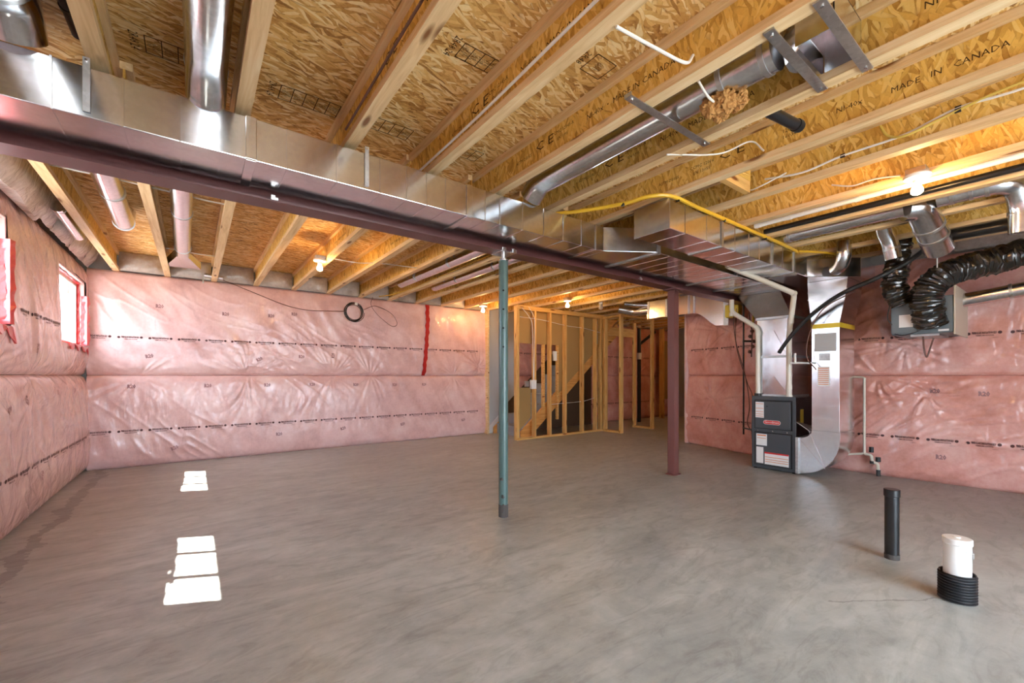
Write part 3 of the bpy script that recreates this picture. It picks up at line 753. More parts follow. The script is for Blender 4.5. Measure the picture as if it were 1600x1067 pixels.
# ------------------------------------------------------------------ furnace
fu = empty('furnace', (5.55, 1.985, 0), 'charcoal gas furnace cabinet with two front doors and white labels', 'furnace')
FW, FD, FH = .485, .60, .876
MB().box((.012, 0, .012), (FD, FW, FH)).build('cabinet', M['furns'], fu, bevel=.006)
MB().prism([(0,.0),(FW,.0),(FW,FH),(0,FH)], 'x', 0, .012).build('front_frame', M['furn'], fu, loc=(0,0,.012), bevel=.005)
fu_doors = [('upper', .50, .83), ('lower', .06, .44)]
for nm, z0, z1 in fu_doors:
    MB().box((-.002, .035, z0 - .01), (.001, FW - .035, z1 + .012)).build('door_gap', M['furnd'], fu)
    dmb = MB().box((-.022, .048, z0), (-.002, FW - .048, z1)).build('front_door', M['furn'], fu, bevel=.006)
    def lab(y0, y1, za, zb, m='paper', nm_='label'):
        return MB().box((-.025, y0, za), (-.0225, y1, zb)).build(nm_, M[m], dmb)
    def prn(y0, y1, z, h=.006): MB().box((-.0262, y0, z), (-.0252, y1, z + h)).build('label_print', M['orange'], dmb)
    if nm == 'upper':
        lab(.335, .43, .625, .815)
        for zz_ in (.64, .665, .695, .735, .79): prn(.340, .425, zz_)
        # logo: red rounded plate with white lettering, y runs right-to-left as seen from the room
        pts = []
        for i in range(24):
            a = 2*math.pi*i/24; cxx = .085*(1 if math.cos(a) > 0 else -1)*min(1, abs(math.cos(a))*50)
            pts.append((.245 + .068*(1 if math.cos(a) > 0 else -1) + .026*math.cos(a), .575 + .026*math.sin(a)))
        MB().prism(pts, 'x', -.027, -.0225).build('logo_plate', M['paper'], dmb)
        pts = [((y - .245)*.96 + .245, (z - .575)*.86 + .575) for y, z in pts]
        MB().prism(pts, 'x', -.0285, -.0271).build('logo_plate', M['redlogo'], dmb)
        tm = MB(); text_on(tm, 'Goodman', .040, (-.0292, .245, .577), (0, -1, 0), (0, 0, 1), 1.0)
        tm.build('logo_lettering', M['paper'], dmb)
        MB().disc((-.0235, .30, .765), (1,0,0), .006, .004, 12).build('sight_hole', M['hole'], dmb)
    else:
        lab(.30, .42, .29, .43); 
        for zz_ in (.375,): prn(.31, .41, zz_)
        MB().box((-.0262,.31,.405),(-.0252,.41,.42)).build('label_print', M['orange'], dmb)
        lab(.34, .42, .075, .27)
        lab(.065, .325, .07, .215)
        MB().box((-.0262,.065,.198),(-.0252,.325,.216)).build('label_print', M['redlogo'], dmb)
        for zz_ in (.10, .125, .155): prn(.07, .32, zz_, .007)
        MB().box((-.0262,.185,.203),(-.0245,.205,.211)).build('label_print', M['furnd'], dmb)
for y in (.09, .245, .41): MB().disc((-.0012, y, .468), (1,0,0), .007, .006, 10).build('screw', M['galv_rough'], fu)
MB().box((.13, -.0015, .55), (.22, .0, .74)).build('yellow_label', M['ylabel'], fu)
for y in (.03, FW-.03):
    for x in (.03, FD-.03): MB().disc((x, y, .006), (0,0,1), .02, .012, 12).build('foot', M['furnd'], fu)
MB().disc((.045, .43, .896), (0,0,1), .040, .045, 24).build('vent_collar', M['corr'], fu)
MB().disc((.045, .085, .89), (0,0,1), .036, .03, 24).build('vent_collar', M['pvc'], fu)

# ------------------------------------------------------------------ pvc vents
def pipe(name, pts, r, m, label, cat='pipe', group=None, rings=(), fr=.05, n=20, ringm=None):
    P0 = Vector(pts[0]); e = empty(name, P0, label, cat, group)
    pp = fillet([Vector(p) - P0 for p in pts], fr)
    MB().tube(pp, r, n).build('tube', m, e, smooth=True)
    for c, d in rings:
        MB().disc(Vector(c) - P0, d, r * 1.16, r * 1.7, n).build('coupling', ringm or m, e, smooth=True)
    return e
pipe('vent_pipe', [(4.21,2.10,2.215),(5.42,1.955,2.06),(5.50,2.02,1.76),(5.585,2.07,1.60),(5.585,2.07,.905)], .028, M['pvc'], 'cream plastic vent pipe slanting under the ducts, then down beside the return drop', rings=[((5.585,2.07,1.00),(0,0,1)),((5.50,2.02,1.76),(.1,.05,-1)),((5.40,1.957,2.062),(1,-.1,-.13))])
pipe('vent_pipe', [(5.60,2.74,2.12),(5.60,2.74,1.96),(5.595,2.415,1.72),(5.595,2.415,.918)], .028, M['pvc'], 'cream plastic vent pipe rising from the furnace corner beside the black gas pipe', rings=[((5.595,2.415,1.66),(0,0,1)),((5.60,2.74,1.93),(0,0,1))])
pipe('condensate_tee', [(5.50,2.02,1.28),(5.50,1.94,1.28),(5.52,1.80,1.275)], .011, M['pvcw'], 'small white plastic condensate branch beside the furnace duct', fr=.02)
MB().tube([(0,-.045,0),(0,-.045,.11)], .012, 14).build('riser', M['pvcw'], [o for o in C.objects if o.name.startswith('condensate_tee')][0], smooth=True)
cl = pipe('condensate_line', [(6.16,1.78,1.125),(6.14,1.505,1.118),(6.14,1.505,.245),(6.12,1.72,.205)], .0125, M['pvc'], 'thin cream condensate drain pipe looped on the pink wall beside the return drop', fr=.03, rings=[((6.14,1.505,1.10),(0,0,1)),((6.14,1.505,.80),(0,0,1)),((6.14,1.505,.55),(0,0,1)),((6.14,1.505,.26),(0,0,1))])
P0 = Vector((6.16,1.78,1.125))
def rel(*ps): return [Vector(p) - P0 for p in ps]
MB().tube(fillet(rel((6.14,1.505,.245),(6.13,1.44,.235),(6.12,1.43,.17),(6.12,1.38,.15),(6.12,1.375,.02)), .02), .015, 14).build('trap', M['pvc'], cl, smooth=True)
for pc, rc, tc_ in (((6.13,1.44,.30), .022, .06), ((6.12,1.43,.16), .022, .03), ((6.12,1.378,.20), .024, .05), ((6.12,1.376,.05), .02, .07)):
    MB().disc(*rel(pc), (0,0,1), rc, tc_, 14).build('rubber_coupling', M['corr'], cl, smooth=True)

# gas drip pipe, wires, valves left of furnace
gp = pipe('gas_pipe', [(6.05,2.80,2.14),(6.05,2.80,.33)], .011, M['abs'], 'thin black iron gas pipe hanging beside the furnace', rings=[((6.05,2.80,1.60),(0,0,1)),((6.05,2.80,.62),(0,0,1)),((6.05,2.80,.42),(0,0,1))])
MB().tube([(0,0,-1.72),(-.30,-.28,-1.71)], .010, 10).tube([(0,0,-.53),(.05,-.14,-.54)], .014, 10).build('branch', M['abs'], gp, smooth=True)
vg = MB()
for k in range(5): vg.disc((.03, -.10 + .03 * math.sin(k*2), -.40 - .07 * k), (random.random(), 1, random.random()), .022, .03, 10)
vg.tube([(0.02,-.06,-.15),(0.03,-.10,-.42),(.03,-.09,-.75)], .009, 8)
vg.build('valve', M['brown'], gp)
wb = MB()
wb.tube(crv([(-.25,.02,.02),(-.15,.04,-.5),(-.02,-.03,-1.0),(-.05,-.10,-1.4),(-.02,-.06,-1.65),(-.06,-.16,-1.78)]), .006, 6)
wb.tube(crv([(-.2,.0,-.1),(-.1,.05,-.6),(0,-.05,-1.1),(-.05,-.14,-1.3),(-.10,-.15,-1.75),(-.1,-.18,-2.05)]), .0045, 6)
wb.build('wiring', M['brown'], gp)
tubes = [(6.02, 2.66), (6.03, 2.61), (6.04, 2.56)]
for i, (x, y) in enumerate(tubes):
    pipe('gas_tube', [(x, y, 2.13), (x, y, 1.80 - .03 * i), (x + .1, y - .05, 1.70)], .012, [M['gasy'], M['copper'], M['gasy']][i],
        ['yellow gas tube dropping beside the cream vent pipe, next to the black gas pipe', 'copper line dropping between two yellow gas tubes', 'yellow gas tube dropping closest to the galvanised furnace duct'][i], 'pipe')
yf = empty('yellow_foam_pad', (6.10, 2.97, 2.0), 'bright yellow foam pad tucked above the pink wall by the duct end', 'foam')
MB().box((-.03,-.09,-.04),(.08,.10,.14)).build('pad', M['foam'], yf, bevel=.012)

# thick black insulated line over the furnace
lp = [(5.47,2.13,1.40),(5.45,2.06,1.50),(5.43,1.93,1.66),(5.40,1.73,1.84),(5.36,1.50,1.98),(5.40,1.22,2.10),(5.48,1.02,2.22),(5.62,.90,2.36)]
ls = empty('insulated_line', (0,0,0), 'thick black foam-insulated refrigerant line arching past the furnace duct', 'hose')
MB().tube(crv(lp), .021, 14).build('sleeve', M['rubber'], ls, smooth=True)
MB().tube(crv([(5.44,1.75,1.20),(5.44,1.84,1.35),(5.42,1.80,1.62),(5.40,1.66,1.86),(5.42,1.40,2.0)]), .006, 8).build('thin_wire', M['brown'], ls, smooth=True)

# ------------------------------------------------------------------ far duct by the wall end
fd = empty('widening_duct', (0,0,0), 'galvanised duct behind the red post widening downward above the pink wall end', 'duct')
prof = [(4.43,2.10),(4.43,2.385),(3.06,2.385),(3.06,1.865),(3.25,1.875),(3.33,1.93),(3.43,2.02),(3.50,2.07),(3.57,2.10)]
MB().prism([(y, z) for y, z in prof], 'x', 6.16, 6.30).build('duct_body', M['galv'], fd)
for y in (3.57, 3.66, 4.05, 4.39): MB().box((6.152, y, 2.095), (6.159, y + .03, 2.385)).build('joint_cleat', M['galv_dull'], fd)
MB().box((6.152, 3.06, 1.862), (6.159, 3.13, 2.385)).build('end_cleat', M['galv_dull'], fd)
MB().tube(fillet([(6.22,4.43,2.25),(6.22,4.60,2.25),(6.22,4.78,2.27),(6.05,4.95,2.32)], .1), .075, 20).build('round_elbow', M['galv_rough'], fd, smooth=True)
MB().tube(fillet([(6.22,4.42,2.33),(6.12,4.65,2.36),(5.95,4.75,2.38)], .05), .035, 12).build('copper_takeoff', M['galv_rough'], fd, smooth=True)

# ------------------------------------------------------------------ round branch ducts
def rduct(pts, r, label, group, rings=(), bands=(), boot=None, fr=.08, name='round_duct', n=24, gore=True):
    P0 = Vector(pts[0]); e = empty(name, P0, label, 'duct', group)
    pp = fillet([Vector(p) - P0 for p in pts], fr)
    MB().tube(pp, r, n).build('pipe', M['galv_rough'], e, smooth=True)
    for c, d in rings:
        MB().disc(Vector(c) - P0, d, r * 1.045, .022, n).build('crimped_joint', M['galv_dull'], e, smooth=True)
    for c in bands:
        c = Vector(c) - P0; zt = ZS - .001 - P0.z
        for sx in (-1, 1):
            MB().box((c.x + sx * (r + .002) - .001, c.y - .012, c.z), (c.x + sx * (r + .002) + .001, c.y + .012, zt)).build('hanger_band', M['galv_dull'], e)
    return e, P0
G1 = 'round branch ducts in the joist bays'
rduct([(-.47,2.95,2.50),(-.50,5.12,2.50),(-.50,5.2,2.62)], .075, 'round metal duct between joists near the window corner, ending in an open bay', G1, [((-.478,3.55,2.5),(0,1,0)),((-.485,4.3,2.5),(0,1,0)),((-.50,5.1,2.5),(0,1,.3))])
e, P0 = rduct([(-.06,2.95,2.505),(-.10,6.0,2.505)], .072, 'round metal duct running to a flared boot at the far wall', G1, [((-.07,3.55,2.505),(0,1,0)),((-.08,4.5,2.505),(0,1,0)),((-.095,5.75,2.505),(0,1,0))])
MB().loft([[( -.04+.07*math.cos(a), 3.05, .0+.07*math.sin(a)) for a in [i*math.pi/4 for i in range(8)]], [(-.04+.17*c_, 3.62, -.01+.045*s_) for c_, s_ in [(1,0),(1,1),(0,1),(-1,1),(-1,0),(-1,-1),(0,-1),(1,-1)]]]).build('flared_boot', M['galv_rough'], e)
rduct([(-.885,4.95,2.50),(-.885,5.75,2.47)], .045, 'thin round metal duct squeezed between the window wall film and first joist', G1, [((-.885,5.0,2.50),(0,1,0))])
rduct([(2.42,5.95,2.475),(2.46,3.9,2.48),(2.5,2.95,2.48)], .06, 'slim round duct in a far joist bay, nearer the coiled cable', G1, [((2.44,4.5,2.48),(0,1,0)),((2.42,5.4,2.48),(0,1,0))], [(2.44,4.3,2.48),(2.42,5.6,2.475)])
rduct([(2.93,5.9,2.475),(2.95,3.9,2.48),(2.97,2.95,2.48)], .055, 'slim round duct in a far joist bay, nearer the stair framing', G1, [((2.94,4.3,2.48),(0,1,0)),((2.93,5.2,2.48),(0,1,0))], [(2.94,4.1,2.48),(2.93,5.5,2.475)])
rduct([(.02,-1.2,2.50),(.045,2.30,2.50),(.045,2.45,2.42)], .078, 'shiny round duct meeting the supply trunk overhead beside a pale joist', G1, [((.045,2.32,2.50),(0,1,0))])
rduct([(-.56,-1.2,2.53),(-.56,2.35,2.53),(-.56,2.45,2.44)], .10, 'wide round duct meeting the supply trunk near the window wall', G1, [((-.56,2.25,2.53),(0,1,0))])
rduct([(1.99,2.44,2.44),(1.99,2.34,2.515),(1.985,1.40,2.515),(1.985,.78,2.515)], .082, 'long shiny round duct in the middle bay ending at a floor register boot', G1, [((1.985,1.0,2.515),(0,1,0)),((1.985,.82,2.515),(0,1,0))])
rduct([(4.56,1.72,2.475),(4.56,.86,2.475)], .066, 'straight round duct in a bay over the furnace, behind the bare bulb', G1, [((4.56,1.68,2.475),(0,1,0))])
rduct([(4.56,.86,2.47),(4.62,.78,2.47),(4.76,.765,2.38),(5.04,.735,2.20)], .098, 'stubby wide elbow duct dropping just under the bare bulb over the furnace', 'capped drop elbows', [((4.80,.76,2.355),(1,-.1,-.64)),((4.90,.75,2.29),(1,-.1,-.64))], fr=.09)
rduct([(5.05,1.10,2.50),(5.10,1.10,2.45),(5.16,1.08,2.38),(5.20,1.06,2.22)], .062, 'smaller elbow duct dropping above the black flexible ducts', 'capped drop elbows', [((5.18,1.07,2.31),(.2,-.1,-1))], [(5.06,1.10,2.49)])
e, P0 = rduct([(4.60,.68,2.50),(4.60,.36,2.50),(4.68,.29,2.48),(4.74,.27,2.36),(4.76,.27,2.16)], .068, 'jointed round duct turning down at the far right edge of the view', 'capped drop elbows', [((4.60,.60,2.50),(0,1,0)),((4.60,.50,2.50),(0,1,0)),((4.60,.42,2.5),(0,1,0)),((4.75,.27,2.30),(0,0,1))], fr=.09)

bt = empty('register_boot', (1.92, .56, 2.44), 'open rectangular galvanised register boot held by straps between joists', 'duct boot')
bb = MB().box((0,0,0),(.004,.13,.18)).box((.316,0,0),(.32,.13,.18)).box((0,0,0),(.32,.004,.18)).box((0,.126,.10),(.32,.13,.18)).box((0,0,.176),(.32,.13,.18))
bb.build('box', M['galv'], bt)
MB().loft([[(.06+.075*(1+c_),.20,.075+.075*s_) for c_, s_ in [(math.cos(a), math.sin(a)) for a in [i*math.pi/6 for i in range(12)]]], [(.16+.15*max(-1,min(1,1.6*c_)),.13,.09+.08*max(-1,min(1,1.6*s_))) for c_, s_ in [(math.cos(a), math.sin(a)) for a in [i*math.pi/6 for i in range(12)]]]], caps=False).build('throat', M['galv'], bt, smooth=True)
for i, (xa, xb, y, lb) in enumerate([(1.715,2.27,.705,'steel hanger strap across the joists on the trunk side of the open boot'), (1.715,2.27,.545,'steel hanger strap across the joists on the outer side of the open boot'), (1.60,2.29,1.257,'lone steel hanger strap slung under the long round duct')]):
    e = empty('hanger_strap', (xa, y, 2.413), lb, 'strap', 'steel straps between joists')
    MB().box((0,-.019,0),(xb-xa,.019,.004)).box((0,-.019,.004),(.006,.019,.018)).box((xb-xa-.006,-.019,.004),(xb-xa,.019,.018)).build('strip', M['galv_dull'], e)
    for x in (.03, xb-xa-.03): MB().disc((x,0,-.002),(0,0,1),.006,.005,8).build('screw', M['galv_rough'], e)

# brown mineral wool wad
wd = empty('mineral_wool_wad', (1.99, 1.01, 2.43), 'tuft of brown mineral wool stuffed beside the long round duct', 'insulation')
bm = bmesh.new()
for (cx, cy_, cz, r) in ((0,0,-.02,.055),(.05,-.04,-.01,.045),(-.03,.05,-.03,.042),(.03,.03,-.045,.035),(.02,-.01,.03,.05)):
    bmesh.ops.create_icosphere(bm, subdivisions=4, radius=r, matrix=Matrix.Translation((cx, cy_, cz)))
rs = np.random.RandomState(5)
import mathutils
for v in bm.verts:
    n_ = mathutils.noise.noise(v.co * 38) * .016 + mathutils.noise.noise(v.co * 110) * .010
    v.co += v.normal * n_ + Vector(rs.uniform(-.0025, .0025, 3))
me = bpy.data.meshes.new('tuft'); bm.to_mesh(me); bm.free(); me.materials.append(M['insul']); link('tuft', me, wd)

def stub(name, p, q, r, m, label, cat, collar=True):
    P0 = Vector(p); e = empty(name, P0, label, cat); q = Vector(q) - P0
    MB().tube([(0,0,0), q], r, 20).build('tube', m, e, smooth=True)
    if collar:
        MB().disc(q * .9, q, r * 1.18, r * .9, 20).build('collar', m, e, smooth=True)
    return e
stub('waste_pipe_stub', (2.31,.95,2.46), (2.56,.895,2.44), .027, M['abs'], 'short black plastic drain stub poking through a joist web', 'pipe')
stub('waste_pipe_stub', (-.43,.9,2.55), (-.385,2.50,2.55), .022, M['abs'], 'black plastic pipe running overhead beside the widest duct near the windows', 'pipe')
stub('white_pipe_stub', (5.75,5.10,2.425), (5.98,5.30,2.375), .033, M['pvcw'], 'short white plastic tube hanging under joists by the stair framing', 'pipe')
wps = [o for o in C.objects if o.name == 'white_pipe_stub'][0]
MB().box((.10,.05,-.04),(.104,.08,.234)).build('hanger_band', M['galv_dull'], wps)
bp = stub('black_drain_run', (5.35,.86,2.37), (5.35,.05,2.37), .048, M['abs'], 'fat black plastic pipe under joists above the flexible ducts', 'pipe')

pipe('water_line', [(3.925,1.72,2.437),(3.925,-1.5,2.437)], .020, M['pvcw'], 'white plastic pipe run overhead beside the bare bulb', rings=[((3.925,1.45,2.437),(0,1,0)),((3.925,1.0,2.437),(0,1,0)),((3.925,1.69,2.437),(0,1,0))], n=14)
pipe('overhead_drain', [(4.16,1.74,2.44),(4.16,-1.5,2.44)], .022, M['abs'], 'thin black plastic pipe run overhead behind the bare bulb', n=14)
# ------------------------------------------------------------------ ventilator with black flexible ducts
hv = empty('ventilator_unit', (5.52, .71, 1.51), 'grey blue wall ventilator box with white paper sheet, hung on pink wall', 'ventilator')
MB().box((0, .0, .02), (.66, .43, .36)).build('case', M['hrv'], hv, bevel=.008)
MB().box((-.01, -.012, .0), (.68, .0, .45)).build('side_panel', M['hrvp'], hv, bevel=.004)
MB().box((-.02, .24, .035), (-.001, .43, .33)).build('connection_box', M['hrv'], hv, bevel=.005)
MB().box((-.0225, .27, .09), (-.0205, .37, .21)).build('paper_sheet', M['paper'], hv)
MB().box((-.004, .03, .035), (-.001, .10, .052)).build('rating_label', M['paper'], hv)
MB().box((.05, .1, .0), (.5, .3, .02)).build('bottom_pan', M['galv_dull'], hv)
MB().tube(crv([(-.03,.42,.12),(-.045,.45,.20),(-.03,.43,.4),(.0,.47,.7),(.05,.5,.9)]), .004, 6).tube(crv([(-.03,.40,.03),(-.05,.33,.012),(-.04,.22,.05),(-.03,.2,.12)]), .004, 6).build('wiring', M['blackwire'], hv, smooth=True)
MB().tube(crv([(.1,.22,.0),(.08,.21,-.12),(.08,.19,-.20),(.09,.17,-.12),(.12,.15,-.02)]), .007, 8).build('drain_tube', M['brown'], hv, smooth=True)

def flex(name, pts, r, label, seed, k=26):
    P0 = Vector(pts[0]); e = empty(name, P0, label, 'flexible duct', 'black sleeved flexible ducts')
    pp = crv([Vector(p) - P0 for p in pts], k); rs = np.random.RandomState(seed)
    rr = [r * (1 + .035 * math.sin(i * 1.7) + rs.uniform(-.035, .035)) for i in range(len(pp))]
    mb = MB(); n = 22
    mb.tube(pp, rr, n, True)
    vv = []
    for i, p in enumerate(mb.v):
        ring, a = divmod(i, n); s = .022 * mathutils.noise.noise(Vector(p) * 22)
        c = pp[min(ring, len(pp) - 1)]; d = (Vector(p) - c).normalized(); vv.append(tuple(Vector(p) + d * s))
    mb.v = vv
    mb.build('sleeve', M['flex'], e, smooth=True); return e
flex('flexible_duct', [(5.60,1.09,2.52),(5.55,1.10,2.25),(5.50,1.11,2.0),(5.53,1.06,1.82)], .094, 'upright black sleeved flexible duct dropping onto the ventilator', 3)
flex('flexible_duct', [(5.53,.86,1.62),(5.45,.87,1.74),(5.42,.86,1.92),(5.50,.76,2.06),(5.62,.60,2.12),(5.75,.44,2.17),(5.88,.33,2.23)], .112, 'fat black sleeved flexible duct bending up from the ventilator towards the wall', 4)
e, P0 = rduct([(5.95,.71,1.86),(5.95,-.6,2.02)], .065, 'bright round metal duct leaving the pale side of the ventilator', 'ventilator ducts', [((5.95,.40,1.90),(0,1,-.12)),((5.95,.30,1.912),(0,1,-.12))])
e, P0 = rduct([(5.86,.34,2.235),(5.90,-.8,2.235)], .075, 'grey sheet metal collar pipe running on from the fat black flexible duct', 'ventilator ducts', [((5.86,.30,2.235),(0,1,0))])
hw_ = empty('hanger_wire', (5.40,.80,1.95), 'thin white hanger cord holding the fat black flexible duct', 'cord')
MB().tube([(0,0,0),(.0,.0,.50)], .005, 6).build('cord', M['wire'], hw_)

# ------------------------------------------------------------------ floor pipes
f1 = empty('floor_drain_pipe', (3.47, .715, 0), 'black plastic pipe stub standing out of the concrete floor', 'pipe')
MB().tube([(0,0,0),(0,0,.40)], .036, 28).build('tube', M['abs'], f1, smooth=True)
MB().tube([(0,0,.385),(0,0,.43)], .0405, 28).build('cap', M['abs'], f1, smooth=True, bevel=.003)
MB().tube([(0,0,.0),(0,0,.03)], .038, 28).build('mortar_splash', M['dirt'], f1, smooth=True)
f2 = empty('floor_sleeve_pipe', (3.09, .385, 0), 'white plastic pipe standing in a black ribbed sleeve on the floor', 'pipe')
MB().tube([(0,0,.0),(0,0,.295)], .052, 32).build('tube', M['pvcw'], f2, smooth=True)
MB().tube([(0,0,.285),(0,0,.315)], .056, 32).build('cap', M['pvcw'], f2, smooth=True, bevel=.004)
MB().disc((0,0,.317),(0,0,1),.012,.006,12).build('cap_knob', M['pvcw'], f2)
pp = []; rr = []
for i in range(61):
    pp.append((0,0,.004 + i * .0023)); rr.append(.068 + .0055 * math.sin(i * 2*math.pi/6.0))
mbs = MB().tube(pp, rr, 32, False); mbs.tube([(0,0,.004),(0,0,.138)], .060, 32, False); mbs.build('ribbed_sleeve', M['corr'], f2, smooth=True)
dn = MB().tube(crv([(-.045,-.034,.262),(-.02,-.055,.255),(.012,-.055,.25),(.045,-.035,.262)]), .0015, 5).tube([(.0,-.0565,.25),(.002,-.056,.225)], .0025, 5)
dn.build('glue_drip', M['paperg'], f2)

# ------------------------------------------------------------------ bare bulbs
LG = 'bare bulbs in porcelain holders'
for (x, y, z, lb) in [(1.115, 5.05, 2.42, 'bare bulb under the joists above the coiled cable wall'), (4.19, 6.50, 2.41, 'bare bulb at the corner of pink wall and grey drywall'),
                      (9.30, 5.00, 2.41, 'added unseen bare bulb lighting the far room behind the pink wall end'), (5.03, 5.19, 2.41, 'bare bulb in front of the stair stud framing'), (3.70, .640, 2.415, 'bare bulb near the furnace ducts, biggest in view')]:  # far-room bulb is added out of view to brighten that room
    e = empty('ceiling_bulb', (x, y, z), lb, 'lamp', LG)
    MB().tube([(0,0,0),(0,0,-.010),(0,0,-.024),(0,0,-.034)], [.062,.070,.064,.03], 28).build('holder', M['ceramic'], e, smooth=True)
    MB().tube([(0,0,-.025),(0,0,-.055)], .021, 20).build('socket', M['ceramic'], e, smooth=True)
    MB().tube([(0,0,-.054),(0,0,-.066),(0,0,-.080),(0,0,-.096),(0,0,-.112),(0,0,-.124),(0,0,-.130)], [.013,.016,.024,.030,.030,.020,.004], 20).build('bulb', M['bulb'], e, smooth=True)
    MB().box((-.05,-.05,.0),(.05,.05,.035)).build('junction_box', M['galv_dull'], e, bevel=.004)

# ------------------------------------------------------------------ cables
def cable(pts, r, m, label, cat='cable', group=None, name='cable', k=8, clips=()):
    P0 = Vector(pts[0]); e = empty(name, P0, label, cat, group)
    MB().tube(crv([Vector(p) - P0 for p in pts], k), r, 8).build('sheath', m, e, smooth=True)
    for c in clips:
        MB().box(tuple(Vector(c) - P0 - Vector((.006,.012,.010))), tuple(Vector(c) - P0 + Vector((.006,.012,.010)))).build('clip', M['corr'], e)
    return e
GW = 'electrical cables along the joists'
cable([(-.80,4.02,2.505),(-.4,4.03,2.50),(.03,4.09,2.50),(.20,4.10,2.50)], .006, M['wire'], 'white cable spanning two joist bays under the round ducts by the beam', group=GW)
cable([(-.24,5.88,2.50),(0,5.9,2.49),(.20,5.95,2.50)], .005, M['wire'], 'short white cable crossing the bay near the flared boot', group=GW)
cable([(1.183,-.5,2.54),(1.183,.6,2.52),(1.181,1.2,2.50),(1.181,1.9,2.475),(1.183,2.8,2.47)], .007, M['wire'], 'white cable clipped along the web of a camera-side joist, fourth bay', group=GW)
cable([(.66,-.5,2.50),(.662,1.4,2.49),(.662,2.4,2.47)], .006, M['brown'], 'thin dark cable clipped along a pale joist over the trunk', group=GW)
cable([(1.245,1.03,2.415),(1.45,1.01,2.42),(1.64,.995,2.435),(1.71,1.0,2.50)], .0065, M['wire'], 'cream cable leaping from one joist to the next ahead of the long duct', group=GW)
cable([(1.77,1.01,2.42),(1.88,1.03,2.41),(1.97,1.03,2.40)], .0055, M['wire'], 'cream cable end reaching into the brown mineral wool', group=GW)
cable([(2.20,1.45,2.415),(2.5,1.30,2.45),(2.72,1.22,2.56),(2.74,1.15,2.48)], .005, M['wire'], 'white cable loop hanging against the second joist past the open boot', group=GW)
cable([(3.235,1.35,2.52),(3.235,1.12,2.48),(3.235,.9,2.50),(3.235,.62,2.50),(3.235,.40,2.545),(3.235,.18,2.53),(3.235,-.3,2.54)], .007, M['wire'], 'white cable snaking along a shaded joist web behind the open boot', group=GW, clips=[(3.235,.9,2.50),(3.235,.40,2.545)])
cable([(3.233,.72,2.60),(3.225,.68,2.52),(3.215,.60,2.485),(3.228,.45,2.52),(3.233,.2,2.56),(3.233,-.3,2.57)], .007, M['wirey'], 'yellow cable looping beside the white one on the shaded joist web', group=GW, clips=[(3.23,.40,2.53)])
cable([(3.22,1.55,2.56),(3.2,1.45,2.47),(3.16,1.35,2.45),(3.2,1.2,2.50)], .005, M['wire'], 'short white cable tail drooping beside the return duct', group=GW)
cable([(3.72,1.10,2.52),(3.72,.98,2.47),(3.71,.86,2.47),(3.70,.72,2.44)], .0055, M['wire'], 'thin cream cable feeding the biggest bare bulb', group=GW)
cable([(1.17,4.98,2.435),(1.5,4.95,2.42),(1.72,4.9,2.44),(2.15,4.8,2.43)], .005, M['wire'], 'white cable leaving the bulb above the coiled cable wall', group=GW)
cable([(2.63,2.95,2.455),(2.63,3.9,2.47),(2.63,5.2,2.46),(2.62,6.5,2.455),(2.45,6.95,2.44)], .008, M['gasy'], 'yellow cable running along a joist to the far wall', group=GW, clips=[(2.63,3.9,2.47),(2.63,5.2,2.46)])
cable([(4.73,.95,2.50),(4.72,.6,2.52),(4.73,.3,2.53),(4.73,-.2,2.54)], .006, M['wire'], 'white cable on the joist under the jointed duct', group=GW)
# yellow gas tube
g = cable([(2.20,2.70,2.44),(2.36,2.38,2.405),(2.53,2.05,2.40),(2.60,1.86,2.41),(2.74,1.76,2.412),(3.10,1.752,2.405),(3.8,1.75,2.405),(4.4,1.748,2.405),(4.80,1.75,2.40),(4.95,1.76,2.40)], .0145, M['gasy'], 'yellow gas tube draped along the top edge of the return duct', 'gas tube', name='gas_tube', clips=[(2.53,2.03,2.39),(2.80,1.755,2.40),(3.45,1.75,2.39),(4.2,1.75,2.39)])
cable([(4.93,1.74,2.40),(5.2,1.60,2.40),(5.48,1.52,2.40)], .012, M['gasy'], 'short yellow gas tube crossing in front of the plenum corner', 'gas tube', name='gas_tube')

# coiled cable and its run on the back wall
co = empty('cable_coil', (2.05, 6.97, 2.15), 'coil of dark cable hanging high on the far pink wall', 'cable')
pts = []
for i in range(6 * 28 + 1):
    a = 2 * math.pi * i / 28; r_ = .135 + .012 * math.sin(a * .37 + 1) + .008 * math.sin(i * .2); pts.append((r_ * math.cos(a) + .01 * math.sin(a * .21), .01 * math.sin(a * .6), r_ * 1.02 * math.sin(a)))
MB().tube(pts, .0052, 6).build('coil', M['blackwire'], co, smooth=True)
MB().box((.01,-.015,.115),(.05,.012,.155)).build('tie', M['wire'], co)
cable([(.30,6.96,2.43),(.62,6.97,2.32),(1.05,6.97,2.17),(1.35,6.97,2.12),(1.62,6.97,2.13),(1.93,6.96,2.15)], .005, M['brown'], 'thin dark cable sagging along the far pink wall to the coil', 'cable')
cable([(2.35,6.97,2.42),(2.32,6.97,2.30),(2.42,6.97,2.15),(2.66,6.96,1.97),(2.76,6.96,2.02),(2.66,6.97,2.18),(2.40,6.97,2.28),(2.2,6.96,2.20)], .004, M['brown'], 'loose loop of thin dark cable beside the coil', 'cable')
ps = empty('pipe_stub_bracket', (.22, 6.93, 2.44), 'small grey metal pipe sleeve at a joist end on the far wall', 'pipe')
MB().tube([(-.10,.0,.02),(.10,-.08,-.01)], .025, 14).build('tube', M['galv_dull'], ps, smooth=True)
MB().box((-.13,-.02,-.09),(-.115,.0,.05)).build('bracket', M['galv_dull'], ps)

